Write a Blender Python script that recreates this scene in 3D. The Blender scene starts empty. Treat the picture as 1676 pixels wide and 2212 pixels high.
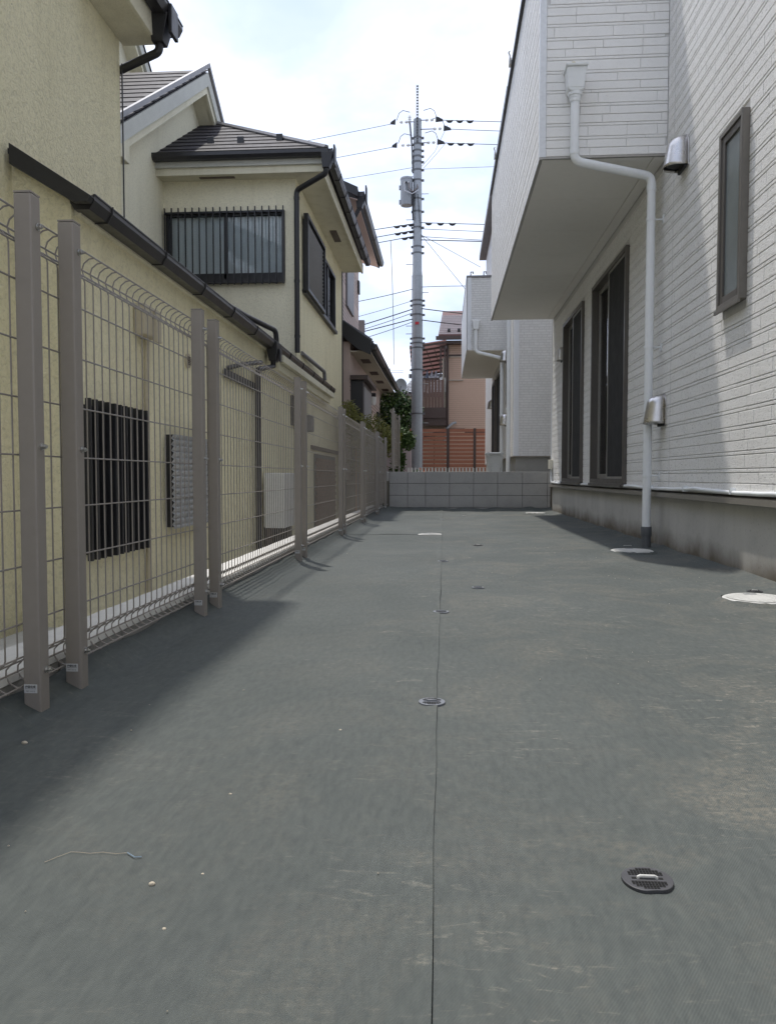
import bpy, bmesh, math, random
from mathutils import Vector, noise as mnoise
R = math.radians
random.seed(7)
scene = bpy.context.scene
COL = scene.collection

# ------------------------------------------------------------------ camera
cam_d = bpy.data.cameras.new('camera'); cam = bpy.data.objects.new('camera', cam_d); COL.objects.link(cam)
cam_d.sensor_fit = 'VERTICAL'; cam_d.sensor_height = 36.0; cam_d.lens = 36.0 * 1667.0 / 2212.0
cam_d.clip_start = 0.02; cam_d.clip_end = 2000
cam.location = (0, 0, 0.57); cam.rotation_euler = (R(90 - 2.61), 0, R(4.113))
scene.camera = cam

# ------------------------------------------------------------------ sun and sky
SUN = Vector((-0.185, 0.315, 1.0)).normalized()           # direction towards the sun
SUN_EL = math.asin(SUN.z); SUN_AZ = math.atan2(SUN.x, SUN.y)
sd = bpy.data.lights.new('sun', 'SUN'); so = bpy.data.objects.new('sun', sd); COL.objects.link(so)
sd.energy = 2.0; sd.angle = R(1.3); sd.color = (1.0, 0.955, 0.89)
so.rotation_euler = SUN.to_track_quat('Z', 'Y').to_euler(); so.location = (-4, 8, 20)

world = bpy.data.worlds.new('World'); scene.world = world; world.use_nodes = True
wn = world.node_tree.nodes; wl = world.node_tree.links; wn.clear()
def W(t, **k):
    n = wn.new(t)
    for a, b in k.items(): setattr(n, a, b)
    return n
sky = W('ShaderNodeTexSky', sky_type='NISHITA'); sky.sun_disc = False
sky.sun_elevation = SUN_EL; sky.sun_rotation = SUN_AZ
sky.air_density = 1.0; sky.dust_density = 2.2; sky.ozone_density = 1.0
tc = W('ShaderNodeTexCoord'); sep = W('ShaderNodeSeparateXYZ'); wl.new(tc.outputs['Generated'], sep.inputs[0])
addz = W('ShaderNodeMath', operation='ADD'); addz.inputs[1].default_value = 0.22; wl.new(sep.outputs['Z'], addz.inputs[0])
mxz = W('ShaderNodeMath', operation='MAXIMUM'); mxz.inputs[1].default_value = 0.05; wl.new(addz.outputs[0], mxz.inputs[0])
dx = W('ShaderNodeMath', operation='DIVIDE'); wl.new(sep.outputs['X'], dx.inputs[0]); wl.new(mxz.outputs[0], dx.inputs[1])
dy = W('ShaderNodeMath', operation='DIVIDE'); wl.new(sep.outputs['Y'], dy.inputs[0]); wl.new(mxz.outputs[0], dy.inputs[1])
cmb = W('ShaderNodeCombineXYZ'); wl.new(dx.outputs[0], cmb.inputs[0]); wl.new(dy.outputs[0], cmb.inputs[1]); cmb.inputs[2].default_value = 3.7
nz = W('ShaderNodeTexNoise'); nz.inputs['Scale'].default_value = 1.75; nz.inputs['Detail'].default_value = 7; nz.inputs['Roughness'].default_value = 0.55
nz.inputs['Distortion'].default_value = 0.3
wl.new(cmb.outputs[0], nz.inputs['Vector'])
cr = W('ShaderNodeValToRGB'); cr.color_ramp.elements[0].position = 0.40; cr.color_ramp.elements[1].position = 0.62
cr.color_ramp.elements[0].color = (0.50, 0.50, 0.50, 1); cr.color_ramp.elements[1].color = (1, 1, 1, 1)
wl.new(nz.outputs[0], cr.inputs[0])
nz2 = W('ShaderNodeTexNoise'); nz2.inputs['Scale'].default_value = 2.6; nz2.inputs['Detail'].default_value = 5
wl.new(cmb.outputs[0], nz2.inputs['Vector'])
cl = W('ShaderNodeMixRGB'); cl.inputs[1].default_value = (2.95, 3.40, 4.30, 1); cl.inputs[2].default_value = (4.30, 4.50, 5.10, 1)
cr2 = W('ShaderNodeValToRGB'); cr2.color_ramp.elements[0].position = 0.34; cr2.color_ramp.elements[1].position = 0.64; wl.new(nz2.outputs[0], cr2.inputs[0]); wl.new(cr2.outputs[0], cl.inputs[0])
skm = W('ShaderNodeMixRGB', blend_type='MULTIPLY'); skm.inputs[0].default_value = 1.0; skm.inputs[2].default_value = (.48, .51, .59, 1); wl.new(sky.outputs[0], skm.inputs[1])
mx = W('ShaderNodeMixRGB'); wl.new(cr.outputs[0], mx.inputs[0]); wl.new(skm.outputs[0], mx.inputs[1]); wl.new(cl.outputs[0], mx.inputs[2])
bg = W('ShaderNodeBackground'); bg.inputs[1].default_value = 0.150
# hazy sky brightens smoothly towards the sun (solar corona of the CIE standard skies)
vdot = W('ShaderNodeVectorMath', operation='DOT_PRODUCT'); wl.new(tc.outputs['Generated'], vdot.inputs[0]); vdot.inputs[1].default_value = SUN
acs = W('ShaderNodeMath', operation='ARCCOSINE'); wl.new(vdot.outputs['Value'], acs.inputs[0])
ex1 = W('ShaderNodeMath', operation='MULTIPLY'); ex1.inputs[1].default_value = -1.6; wl.new(acs.outputs[0], ex1.inputs[0])
ex2 = W('ShaderNodeMath', operation='EXPONENT'); wl.new(ex1.outputs[0], ex2.inputs[0])
ex3 = W('ShaderNodeMath', operation='MULTIPLY_ADD'); ex3.inputs[1].default_value = 0.9; ex3.inputs[2].default_value = 1.12; wl.new(ex2.outputs[0], ex3.inputs[0])
cor = W('ShaderNodeMixRGB', blend_type='MULTIPLY'); cor.inputs[0].default_value = 1.0; wl.new(mx.outputs[0], cor.inputs[1]); wl.new(ex3.outputs[0], cor.inputs[2])
wl.new(cor.outputs[0], bg.inputs[0])
wo = W('ShaderNodeOutputWorld'); wl.new(bg.outputs[0], wo.inputs[0])

vs = scene.view_settings; vs.view_transform = 'Standard'; vs.look = 'None'; vs.exposure = 0.68; vs.gamma = 1.0; vs.use_curve_mapping = False

# ------------------------------------------------------------------ materials
MATS = {}
class NT:
    def __init__(s, name):
        s.m = bpy.data.materials.new(name); s.m.use_nodes = True
        s.n = s.m.node_tree.nodes; s.l = s.m.node_tree.links
        s.b = s.n['Principled BSDF']; s.out = s.n['Material Output']
        g = s.n.new('ShaderNodeNewGeometry'); s.pos = g.outputs['Position']
        s.bumpn = None
    def lk(s, a, b): s.l.new(a, b)
    def mapping(s, sc=(1, 1, 1), rot=(0, 0, 0), src=None):
        m = s.n.new('ShaderNodeMapping'); m.inputs['Scale'].default_value = sc; m.inputs['Rotation'].default_value = rot
        s.lk(src or s.pos, m.inputs['Vector']); return m.outputs[0]
    def noise(s, scale, detail=4, rough=.55, vec=None, dist=0):
        n = s.n.new('ShaderNodeTexNoise'); n.inputs['Scale'].default_value = scale; n.inputs['Detail'].default_value = detail
        n.inputs['Roughness'].default_value = rough; n.inputs['Distortion'].default_value = dist
        s.lk(vec or s.pos, n.inputs['Vector']); return n.outputs[0]
    def ramp(s, fac, p0, p1, c0=(0, 0, 0, 1), c1=(1, 1, 1, 1)):
        r = s.n.new('ShaderNodeValToRGB'); e = r.color_ramp.elements
        e[0].position = p0; e[1].position = p1; e[0].color = c0; e[1].color = c1
        s.lk(fac, r.inputs[0]); return r.outputs[0]
    def mix(s, fac, a, b, mode='MIX'):
        m = s.n.new('ShaderNodeMixRGB'); m.blend_type = mode
        for i, x in ((0, fac), (1, a), (2, b)):
            if isinstance(x, (int, float)): m.inputs[i].default_value = x if i == 0 else (x, x, x, 1)
            elif isinstance(x, tuple): m.inputs[i].default_value = x if len(x) == 4 else (*x, 1)
            else: s.lk(x, m.inputs[i])
        return m.outputs[0]
    def math(s, op, a, b=None):
        m = s.n.new('ShaderNodeMath'); m.operation = op
        for i, x in enumerate((a, b)):
            if x is None: continue
            if isinstance(x, (int, float)): m.inputs[i].default_value = x
            else: s.lk(x, m.inputs[i])
        return m.outputs[0]
    def xyz(s):
        q = s.n.new('ShaderNodeSeparateXYZ'); s.lk(s.pos, q.inputs[0]); return q.outputs
    def bump(s, h, strength=.5, dist=.01):
        b = s.n.new('ShaderNodeBump'); b.inputs['Strength'].default_value = strength; b.inputs['Distance'].default_value = dist
        s.lk(h, b.inputs['Height'])
        if s.bumpn: s.lk(s.bumpn, b.inputs['Normal'])
        s.bumpn = b.outputs[0]; s.lk(s.bumpn, s.b.inputs['Normal'])
    def base(s, c):
        if isinstance(c, tuple): s.b.inputs['Base Color'].default_value = (*c[:3], 1)
        else: s.lk(c, s.b.inputs['Base Color'])
    def set(s, rough=.6, metal=0, spec=.5):
        s.b.inputs['Roughness'].default_value = rough; s.b.inputs['Metallic'].default_value = metal
        s.b.inputs['Specular IOR Level'].default_value = spec

def pm(name, col, rough=.6, metal=0, var=.12, vs_=2.5, fine=.06, bump=0., bs=60., bd=.003, spec=.5):
    t = NT(name); t.set(rough, metal, spec)
    lo = tuple(c * (1 - var) for c in col); hi = tuple(min(1, c * (1 + var)) for c in col)
    c = t.mix(t.noise(vs_, 5), lo, hi)
    if fine: c = t.mix(t.math('MULTIPLY', t.ramp(t.noise(vs_ * 14, 4), .42, .7), fine * 3), c, tuple(x * .55 for x in col))
    t.base(c)
    r = t.math('ADD', t.math('MULTIPLY', t.noise(vs_ * 3, 4), .25), rough - .125); t.lk(r, t.b.inputs['Roughness'])
    if bump: t.bump(t.noise(bs, 3), bump, bd)
    MATS[name] = t.m; return t.m

def mk_sheet():
    t = NT('weed_sheet'); t.set(.75, 0, .3)
    base = t.mix(t.ramp(t.noise(.8, 4, .55), .3, .7), (.066, .0755, .072), (.091, .101, .0965))
    st = t.noise(34, 4, .65, t.mapping((2.0, .6, 1), (0, 0, R(-28))))
    base = t.mix(.8, base, t.mix(1.0, base, t.ramp(st, .3, .72, (.80, .81, .82, 1), (1.24, 1.23, 1.20, 1)), 'MULTIPLY'))
    x = t.xyz()
    side = t.n.new('ShaderNodeMapRange'); side.inputs[1].default_value = -.5; side.inputs[2].default_value = .5
    side.inputs[3].default_value = .30; side.inputs[4].default_value = 1.0; t.lk(x[0], side.inputs[0])
    fine = t.ramp(t.noise(70, 4, .7), .36, .66)
    film = t.math('MULTIPLY', t.math('MULTIPLY', t.ramp(t.noise(2.3, 6, .72, None, .8), .47, .68), side.outputs[0]), fine)
    base = t.mix(t.math('MULTIPLY', film, .70), base, (.195, .178, .142))
    sc = t.noise(7.5, 6, .72, t.mapping((1.6, 5.2, 1), (0, 0, R(9))), 1.4)
    scm = t.math('MULTIPLY', t.math('MULTIPLY', t.ramp(sc, .555, .68), fine), t.math('MULTIPLY', t.ramp(t.noise(1.7, 3), .42, .60), side.outputs[0]))
    base = t.mix(t.math('MULTIPLY', scm, .95), base, (.33, .305, .25))
    t.base(base)
    t.bump(t.noise(5.5, 4, .55, t.mapping((1.5, .42, 1), (0, 0, R(24)))), .30, .008)
    wv = t.n.new('ShaderNodeTexWave'); wv.inputs['Scale'].default_value = 95; wv.inputs['Distortion'].default_value = .3
    t.lk(t.mapping((1, 1, 1), (0, 0, R(32))), wv.inputs['Vector'])
    t.bump(wv.outputs[0], .30, .0012)
    MATS['sheet'] = t.m

def mk_stucco(name, col, bs=55, strength=.9, dist=.006, grime=.25):
    t = NT(name); t.set(.92, 0, .15)
    c = t.mix(t.noise(.8, 5), tuple(x * .93 for x in col), tuple(min(1, x * 1.05) for x in col))
    g = t.noise(2.2, 7, .68, t.mapping((1, 1, .25)))
    c = t.mix(t.math('MULTIPLY', t.ramp(g, .54, .8), grime), c, tuple(x * y for x, y in zip(col, (.62, .6, .52))))
    n1 = t.noise(bs, 4, .62, None, 1.0)
    c = t.mix(t.math('MULTIPLY', t.ramp(n1, .34, .52, (1, 1, 1, 1), (0, 0, 0, 1)), .42), c, tuple(x * .60 for x in col))
    sr = t.noise(4.5, 6, .7, t.mapping((1, 1, .09)))
    c = t.mix(t.math('MULTIPLY', t.ramp(sr, .48, .72), grime * .9), c, tuple(x * y for x, y in zip(col, (.60, .58, .50))))
    sk = t.math('MULTIPLY', t.ramp(t.noise(26, 3), .70, .76), t.ramp(t.noise(1.5, 3), .5, .62))
    c = t.mix(t.math('MULTIPLY', sk, .5), c, (.16, .15, .11))
    t.base(c)
    t.bump(n1, strength, dist); t.bump(t.noise(bs * 3.2, 3), .5, .0025)
    MATS[name] = t.m

def mk_siding(name, col, bs=90, dist=.003, grain=.5):
    t = NT(name); t.set(.55, 0, .4)
    c = t.mix(t.noise(1.1, 5), tuple(x * .95 for x in col), tuple(min(1, x * 1.03) for x in col))
    n1 = t.noise(bs, 5, .62, t.mapping((1, .55, 1.4)), 1.3)
    pits = t.ramp(n1, .33, .46, (1, 1, 1, 1), (0, 0, 0, 1))
    c = t.mix(t.math('MULTIPLY', pits, grain), c, (.36, .35, .33))
    g = t.noise(1.7, 6, .65, t.mapping((1, 1, .3)))
    c = t.mix(t.math('MULTIPLY', t.ramp(g, .50, .78), .22), c, (.52, .49, .43))
    t.base(c)
    t.bump(n1, .9, dist); t.bump(t.noise(bs * .35, 4, .6, t.mapping((1, .5, 1.5))), .5, .004)
    MATS[name] = t.m

def mk_block(name, col, stain=.0, zs=None, bs=140):
    t = NT(name); t.set(.9, 0, .2)
    c = t.mix(t.noise(1.9, 6, .62), tuple(x * .80 for x in col), tuple(x * 1.14 for x in col))
    c = t.mix(t.math('MULTIPLY', t.ramp(t.noise(7, 6, .7), .52, .75), .35), c, tuple(x * .66 for x in col))
    c = t.mix(t.math('MULTIPLY', t.ramp(t.noise(70, 3), .60, .72), .5), c, tuple(x * .5 for x in col))
    if zs:
        z = t.xyz()[2]
        e = t.math('ADD', z, t.math('MULTIPLY', t.math('SUBTRACT', t.noise(3.2, 5, .6), .5), .22))
        k = t.n.new('ShaderNodeMapRange'); k.inputs[1].default_value = zs[0]; k.inputs[2].default_value = zs[1]
        k.inputs[3].default_value = 1; k.inputs[4].default_value = 0; t.lk(e, k.inputs[0])
        c = t.mix(t.math('MULTIPLY', k.outputs[0], .85), c, (.115, .090, .060))
        ws = t.noise(1.4, 5, .6, t.mapping((1, 2.2, .22)))
        c = t.mix(t.math('MULTIPLY', t.ramp(ws, .50, .72), .35), c, tuple(x * 1.28 for x in col))
    t.base(c); t.bump(t.noise(bs, 4, .65), .55, .0025)
    MATS[name] = t.m

def mk_lines(name, col, lcol, pitch, axis=2, wid=.12, rough=.6, brick=None, var=.08):
    """cladding whose courses are too fine to build: course lines as fine relief and colour"""
    t = NT(name); t.set(rough, 0, .35)
    x = t.xyz(); f = t.math('FRACT', t.math('MULTIPLY', x[axis], 1. / pitch))
    ln = t.math('LESS_THAN', f, wid)
    c = t.mix(t.noise(1.4, 5), tuple(a * (1 - var) for a in col), tuple(min(1, a * (1 + var)) for a in col))
    c = t.mix(t.math('MULTIPLY', t.ramp(t.noise(60, 3), .52, .7), .2), c, tuple(a * .7 for a in col))
    c = t.mix(ln, c, lcol); t.base(c)
    h = t.math('SUBTRACT', 1, ln)
    if brick:
        row = t.math('FLOOR', t.math('MULTIPLY', x[axis], 1. / pitch))
        u = t.math('ADD', t.math('ADD', x[0], x[1]), t.math('MULTIPLY', row, brick * .37))
        f2 = t.math('LESS_THAN', t.math('FRACT', t.math('MULTIPLY', u, 1. / brick)), .03)
        h = t.math('MULTIPLY', h, t.math('SUBTRACT', 1, f2))
    t.bump(h, .6, .006); t.bump(t.noise(45, 4, .6, t.mapping((1, 1, 1.6)), .6), .7, .007)
    MATS[name] = t.m

mk_sheet()
mk_stucco('stucco_cream', (.905, .838, .580), 34, 1.0, .016, .30)
mk_stucco('stucco_cream_fine', (.860, .812, .615), 48, .9, .009, .25)
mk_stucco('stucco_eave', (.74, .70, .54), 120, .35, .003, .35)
mk_siding('siding_white', (.865, .855, .835), 72, .0055, .62)
mk_siding('siding_white_smooth', (.865, .855, .835), 80, .0022, .16)
def mk_tiles(name, col):
    t = NT(name); t.set(.6, 0, .35); x = t.xyz()
    u = t.math('ADD', x[0], x[1]); cb_ = t.n.new('ShaderNodeCombineXYZ'); t.lk(u, cb_.inputs[0]); t.lk(x[2], cb_.inputs[1])
    br = t.n.new('ShaderNodeTexBrick'); br.inputs['Scale'].default_value = 1; br.inputs['Brick Width'].default_value = .15; br.inputs['Row Height'].default_value = .047
    br.inputs['Mortar Size'].default_value = .005; br.inputs['Mortar Smooth'].default_value = .3; br.offset = .37; br.squash = .6; br.squash_frequency = 3
    br.inputs['Color1'].default_value = (*col, 1); br.inputs['Color2'].default_value = (*[c * .93 for c in col], 1); br.inputs['Mortar'].default_value = (*[c * .80 for c in col], 1)
    t.lk(cb_.outputs[0], br.inputs['Vector']); n1 = t.noise(38, 4, .65, t.mapping((1, 1, 1.7)), .8)
    t.base(t.mix(t.math('MULTIPLY', t.ramp(n1, .3, .48, (1, 1, 1, 1), (0, 0, 0, 1)), .3), br.outputs[0], tuple(c * .7 for c in col)))
    t.bump(t.math('SUBTRACT', 1, br.outputs['Fac']), .7, .006); t.bump(n1, .8, .008); MATS[name] = t.m
mk_tiles('cladding_white', (.80, .795, .78))
mk_lines('cladding_tan', (.58, .42, .32), (.40, .27, .20), .075, 2, .14)
mk_lines('cladding_pink', (.60, .475, .415), (.56, .44, .385), .5, 2, .01)
mk_block('concrete_block', (.40, .392, .378))
mk_block('kerb_block', (.30, .295, .28))
mk_block('foundation', (.480, .468, .440), zs=(.03, .17), bs=230)
mk_block('foundation_far', (.33, .33, .315))
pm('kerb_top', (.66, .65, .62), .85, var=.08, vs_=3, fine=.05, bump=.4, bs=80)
pm('bounce_paving', (.56, .55, .52), .85, var=.08, vs_=1.5, fine=.08, bump=.3, bs=80)  # pale concrete for the ground added to bounce light
pm('soil', (.075, .06, .045), .95, bump=.6, bs=50, bd=.01)
pm('earth', (.20, .185, .15), .95, vs_=.4, bump=.5, bs=20, bd=.02)
pm('joint_dark', (.13, .127, .12), .95)
pm('groove', (.66, .65, .635), .9, var=.05)
pm('taupe_paint', (.285, .258, .232), .42, var=.05, vs_=3, fine=.03, spec=.5)
pm('bolt_steel', (.62, .62, .60), .28, 1.0, var=.08)
pm('label_white', (.62, .63, .64), .5, var=.05)
pm('label_ink', (.015, .015, .018), .6, var=0, fine=0)
pm('black_metal', (.022, .022, .024), .42, var=.25, vs_=5, spec=.5)
pm('black_gutter', (.030, .029, .030), .33, var=.25, vs_=5, spec=.5)
pm('roof_slate', (.036, .033, .037), .62, var=.22, vs_=3, fine=.08, bump=.3, bs=60, spec=.15)
pm('roof_trim', (.20, .195, .20), .45, var=.1)
pm('verge_grey', (.56, .56, .50), .85, var=.10, vs_=6, fine=.14, bump=.5, bs=90)
pm('bronze', (.130, .118, .106), .38, .35, var=.07, vs_=4, spec=.5)
pm('bronze_mid', (.205, .19, .17), .36, .45, var=.06)
pm('bronze_light', (.38, .365, .335), .34, .55, var=.06)
pm('screen_black', (.012, .012, .013), .75, var=.1, bump=.2, bs=300)
pm('white_pvc', (.83, .85, .86), .34, var=.03, vs_=2, fine=.02)
pm('ivory_pvc', (.72, .69, .58), .4, var=.05)
pm('yellow_pvc', (.62, .54, .30), .5, var=.06)
pm('grey_pvc', (.115, .122, .13), .5, var=.08)
pm('trim_white', (.78, .80, .83), .4, var=.03)
pm('soffit_white', (.80, .78, .735), .75, var=.04, vs_=1.2, fine=.02)
pm('flashing', (.30, .28, .25), .4, .5, var=.08)
pm('drip_dark', (.035, .028, .022), .7)
pm('stainless', (.60, .585, .575), .30, 1.0, var=.08, vs_=5, bump=.05, bs=260)
pm('hood_inside', (.02, .02, .02), .7)
pm('lid_white', (.58, .575, .545), .55, var=.07, vs_=9, fine=.08, bump=.5, bs=70, bd=.003)
pm('drain_black', (.060, .060, .066), .5, var=.2, vs_=30)
pm('drain_hole', (.006, .006, .006), .9, var=0, fine=0)
pm('drain_grey', (.17, .18, .20), .38, var=.15, vs_=30)
pm('galv_pole', (.36, .385, .405), .45, .25, var=.16, vs_=1.6, fine=.1, bump=.12, bs=60)
pm('pole_band', (.15, .155, .16), .45, .6)
pm('transformer', (.33, .35, .37), .45, .2, var=.08)
pm('porcelain', (.78, .78, .78), .25, var=.05)
pm('cable_black', (.025, .026, .030), .6)
pm('cable_grey', (.11, .115, .125), .6)
pm('red_plate', (.55, .03, .04), .5)
pm('wood_red', (.36, .145, .085), .55, var=.18, vs_=3, fine=.12, bump=.3, bs=70)
pm('brown_alu', (.075, .050, .042), .42, var=.12)
pm('brown_panel', (.150, .090, .070), .42, var=.15, vs_=4)
pm('roof_red', (.15, .085, .08), .85, var=.15)
pm('roof_white_line', (.55, .50, .49), .5)
pm('tile_grey', (.30, .31, .33), .38, var=.25, vs_=4)
pm('tile_dark', (.07, .072, .078), .5, var=.2)
pm('wall_beige', (.52, .48, .40), .85, var=.08)
pm('wall_pinkish', (.55, .47, .47), .85, var=.06)
pm('pot_grey', (.45, .47, .475), .5, var=.05)
pm('cloth_white', (.74, .75, .80), .9, var=.06)
pm('cloth_grey', (.36, .40, .50), .9, var=.06)
pm('curtain', (.86, .87, .90), .9, var=.10, vs_=5)
pm('room_dark', (.03, .03, .032), .9)
pm('corrugated', (.40, .405, .40), .30, var=.10, vs_=8)
pm('boiler_ivory', (.80, .79, .74), .45, var=.05)
pm('meter_tan', (.50, .44, .31), .55, var=.08)
pm('brick_brown', (.20, .125, .085), .9, var=.3, vs_=9, bump=.6, bs=60)
pm('panel_blue', (.14, .24, .31), .6, var=.1)
pm('panel_orange', (.38, .17, .075), .6, var=.1)
pm('leaf_dark', (.045, .085, .030), .55, var=.35, vs_=6)
pm('leaf_mid', (.075, .135, .030), .55, var=.35, vs_=6)
pm('leaf_lime', (.28, .32, .045), .55, var=.3, vs_=6)
pm('leaf_nandina', (.20, .205, .050), .55, var=.35, vs_=8)
pm('bark', (.09, .065, .045), .9, bump=.6, bs=40)
pm('petal_orange', (.70, .16, .05), .6)
pm('pebble', (.52, .46, .36), .85, var=.2, vs_=60)
pm('string_tan', (.46, .40, .30), .8)
pm('string_blue', (.22, .30, .38), .8)
pm('lamp_glass', (.75, .75, .73), .3)

def mk_trans(name, col):
    t = NT(name); tl = t.n.new('ShaderNodeBsdfTranslucent'); tl.inputs[0].default_value = (*col, 1)
    df = t.n.new('ShaderNodeBsdfDiffuse'); df.inputs[0].default_value = (*col, 1); ms = t.n.new('ShaderNodeMixShader'); ms.inputs[0].default_value = .6
    t.lk(df.outputs[0], ms.inputs[1]); t.lk(tl.outputs[0], ms.inputs[2]); t.lk(ms.outputs[0], t.out.inputs['Surface']); MATS[name] = t.m
mk_trans('awning_sheet', (.46, .34, .33))
def mk_glass(name, tint, rough=.02, frost=None):
    t = NT(name)
    if frost:
        t.set(rough, 0, .6); c = t.mix(t.noise(6, 4, .6, t.mapping((1, 1, .5))), frost, tuple(x * 1.5 for x in frost)); t.base(c)
        t.bump(t.noise(140, 3), .25, .002)
    else:
        n, l = t.n, t.l
        tr = n.new('ShaderNodeBsdfTransparent'); tr.inputs[0].default_value = (*tint, 1)
        gl = n.new('ShaderNodeBsdfGlossy'); gl.inputs['Roughness'].default_value = rough
        fr = n.new('ShaderNodeFresnel'); fr.inputs[0].default_value = 1.45
        ms = n.new('ShaderNodeMixShader'); l.new(fr.outputs[0], ms.inputs[0]); l.new(tr.outputs[0], ms.inputs[1]); l.new(gl.outputs[0], ms.inputs[2])
        l.new(ms.outputs[0], t.out.inputs['Surface'])
    MATS[name] = t.m
mk_glass('glass', (.90, .93, .93))
mk_glass('glass_frost', (0, 0, 0), .16, (.13, .15, .155))

# ------------------------------------------------------------------ mesh building
class MB:
    def __init__(s): s.v = []; s.f = []
    def quad(s, a, b, c, d):
        n = len(s.v); s.v += [tuple(a), tuple(b), tuple(c), tuple(d)]; s.f.append((n, n + 1, n + 2, n + 3)); return s
    def poly(s, pts):
        n = len(s.v); s.v += [tuple(p) for p in pts]; s.f.append(tuple(range(n, n + len(pts)))); return s
    def box(s, x0, x1, y0, y1, z0, z1):
        n = len(s.v)
        s.v += [(x0, y0, z0), (x1, y0, z0), (x1, y1, z0), (x0, y1, z0), (x0, y0, z1), (x1, y0, z1), (x1, y1, z1), (x0, y1, z1)]
        for q in ((0, 3, 2, 1), (4, 5, 6, 7), (0, 1, 5, 4), (1, 2, 6, 5), (2, 3, 7, 6), (3, 0, 4, 7)): s.f.append(tuple(n + i for i in q))
        return s
    def hexa(s, p):
        n = len(s.v); s.v += [tuple(q) for q in p]
        for q in ((0, 3, 2, 1), (4, 5, 6, 7), (0, 1, 5, 4), (1, 2, 6, 5), (2, 3, 7, 6), (3, 0, 4, 7)): s.f.append(tuple(n + i for i in q))
        return s
    def prism(s, pts, vec):
        n = len(s.v); k = len(pts); vec = Vector(vec)
        s.v += [tuple(p) for p in pts] + [tuple(Vector(p) + vec) for p in pts]
        s.f.append(tuple(range(n + k - 1, n - 1, -1))); s.f.append(tuple(range(n + k, n + 2 * k)))
        for i in range(k): j = (i + 1) % k; s.f.append((n + i, n + j, n + k + j, n + k + i))
        return s
    def tube(s, pts, r, n=8, cap=True):
        pts = [Vector(p) for p in pts]; m = len(pts); rs = r if isinstance(r, (list, tuple)) else [r] * m
        t0 = (pts[1] - pts[0]).normalized()
        a = Vector((0, 0, 1)) if abs(t0.z) < .9 else Vector((1, 0, 0))
        u = t0.cross(a).normalized(); st = len(s.v)
        for i, p in enumerate(pts):
            if i == 0: t = t0
            elif i == m - 1: t = (pts[i] - pts[i - 1]).normalized()
            else:
                t = (pts[i + 1] - pts[i]).normalized() + (pts[i] - pts[i - 1]).normalized()
                t = t.normalized() if t.length > 1e-6 else t0
            u = (u - t * u.dot(t)).normalized(); w = t.cross(u)
            for k in range(n):
                an = 2 * math.pi * k / n; s.v.append(tuple(p + (u * math.cos(an) + w * math.sin(an)) * rs[i]))
        for i in range(m - 1):
            for k in range(n):
                k2 = (k + 1) % n; s.f.append((st + i * n + k, st + i * n + k2, st + (i + 1) * n + k2, st + (i + 1) * n + k))
        if cap:
            s.f.append(tuple(st + k for k in range(n - 1, -1, -1))); s.f.append(tuple(st + (m - 1) * n + k for k in range(n)))
        return s
    def cyl(s, a, b, r0, r1=None, n=16): return s.tube([a, b], [r0, r0 if r1 is None else r1], n)
    def lathe(s, prof, c, n=24, cap=True):
        return s.tube([(c[0], c[1], c[2] + z + i * 1e-6) for i, (r, z) in enumerate(prof)], [r for r, z in prof], n, cap)
    def mesh(s, name, off=(0, 0, 0), smooth=False):
        me = bpy.data.meshes.new(name)
        me.from_pydata([(x - off[0], y - off[1], z - off[2]) for x, y, z in s.v], [], s.f); me.validate()
        bm = bmesh.new(); bm.from_mesh(me); bmesh.ops.recalc_face_normals(bm, faces=bm.faces); bm.to_mesh(me); bm.free()
        if smooth: me.shade_smooth(); me.set_sharp_from_angle(angle=R(38))
        return me

ORG = {}
def _props(o, label, cat, group, kind):
    if label: o['label'] = label
    if cat: o['category'] = cat
    if group: o['group'] = group
    if kind: o['kind'] = kind
def thing(name, label, cat, loc=(0, 0, 0), group=None):
    o = bpy.data.objects.new(name, None); o.empty_display_size = .1; COL.objects.link(o); o.location = loc
    _props(o, label, cat, group, None); ORG[o.name] = tuple(loc); return o
def addbevel(o, w, seg=2):
    m = o.modifiers.new('bevel', 'BEVEL'); m.width = w; m.segments = seg; m.limit_method = 'ANGLE'; m.angle_limit = R(40)
def part(mb, name, mat, parent, smooth=False, bevel=0, label=None, kind=None):
    off = ORG[parent.name]
    o = bpy.data.objects.new(name, mb.mesh(name, off, smooth)); COL.objects.link(o); o.parent = parent
    o.data.materials.append(MATS[mat]); ORG[o.name] = off
    if bevel: addbevel(o, bevel)
    _props(o, label, None, None, kind); return o
def single(mb, name, mat, label=None, cat=None, group=None, kind=None, smooth=False, bevel=0, loc=None):
    xs = [v[0] for v in mb.v]; ys = [v[1] for v in mb.v]; zs = [v[2] for v in mb.v]
    off = loc or ((min(xs) + max(xs)) / 2, (min(ys) + max(ys)) / 2, min(zs))
    o = bpy.data.objects.new(name, mb.mesh(name, off, smooth)); COL.objects.link(o); o.location = off
    o.data.materials.append(MATS[mat]); ORG[o.name] = tuple(off)
    if bevel: addbevel(o, bevel)
    _props(o, label, cat, group, kind); return o
def inst(mesh, name, parent, wloc, rot=(0, 0, 0), mat=None, label=None):
    """one more piece that shares a mesh; wloc in world space"""
    off = ORG[parent.name]; o = bpy.data.objects.new(name, mesh); COL.objects.link(o); o.parent = parent
    o.location = (wloc[0] - off[0], wloc[1] - off[1], wloc[2] - off[2]); o.rotation_euler = rot
    if mat and not mesh.materials: mesh.materials.append(MATS[mat])
    ORG[o.name] = off
    if label: o['label'] = label
    return o
def rng(a, b): return random.uniform(a, b)

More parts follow.
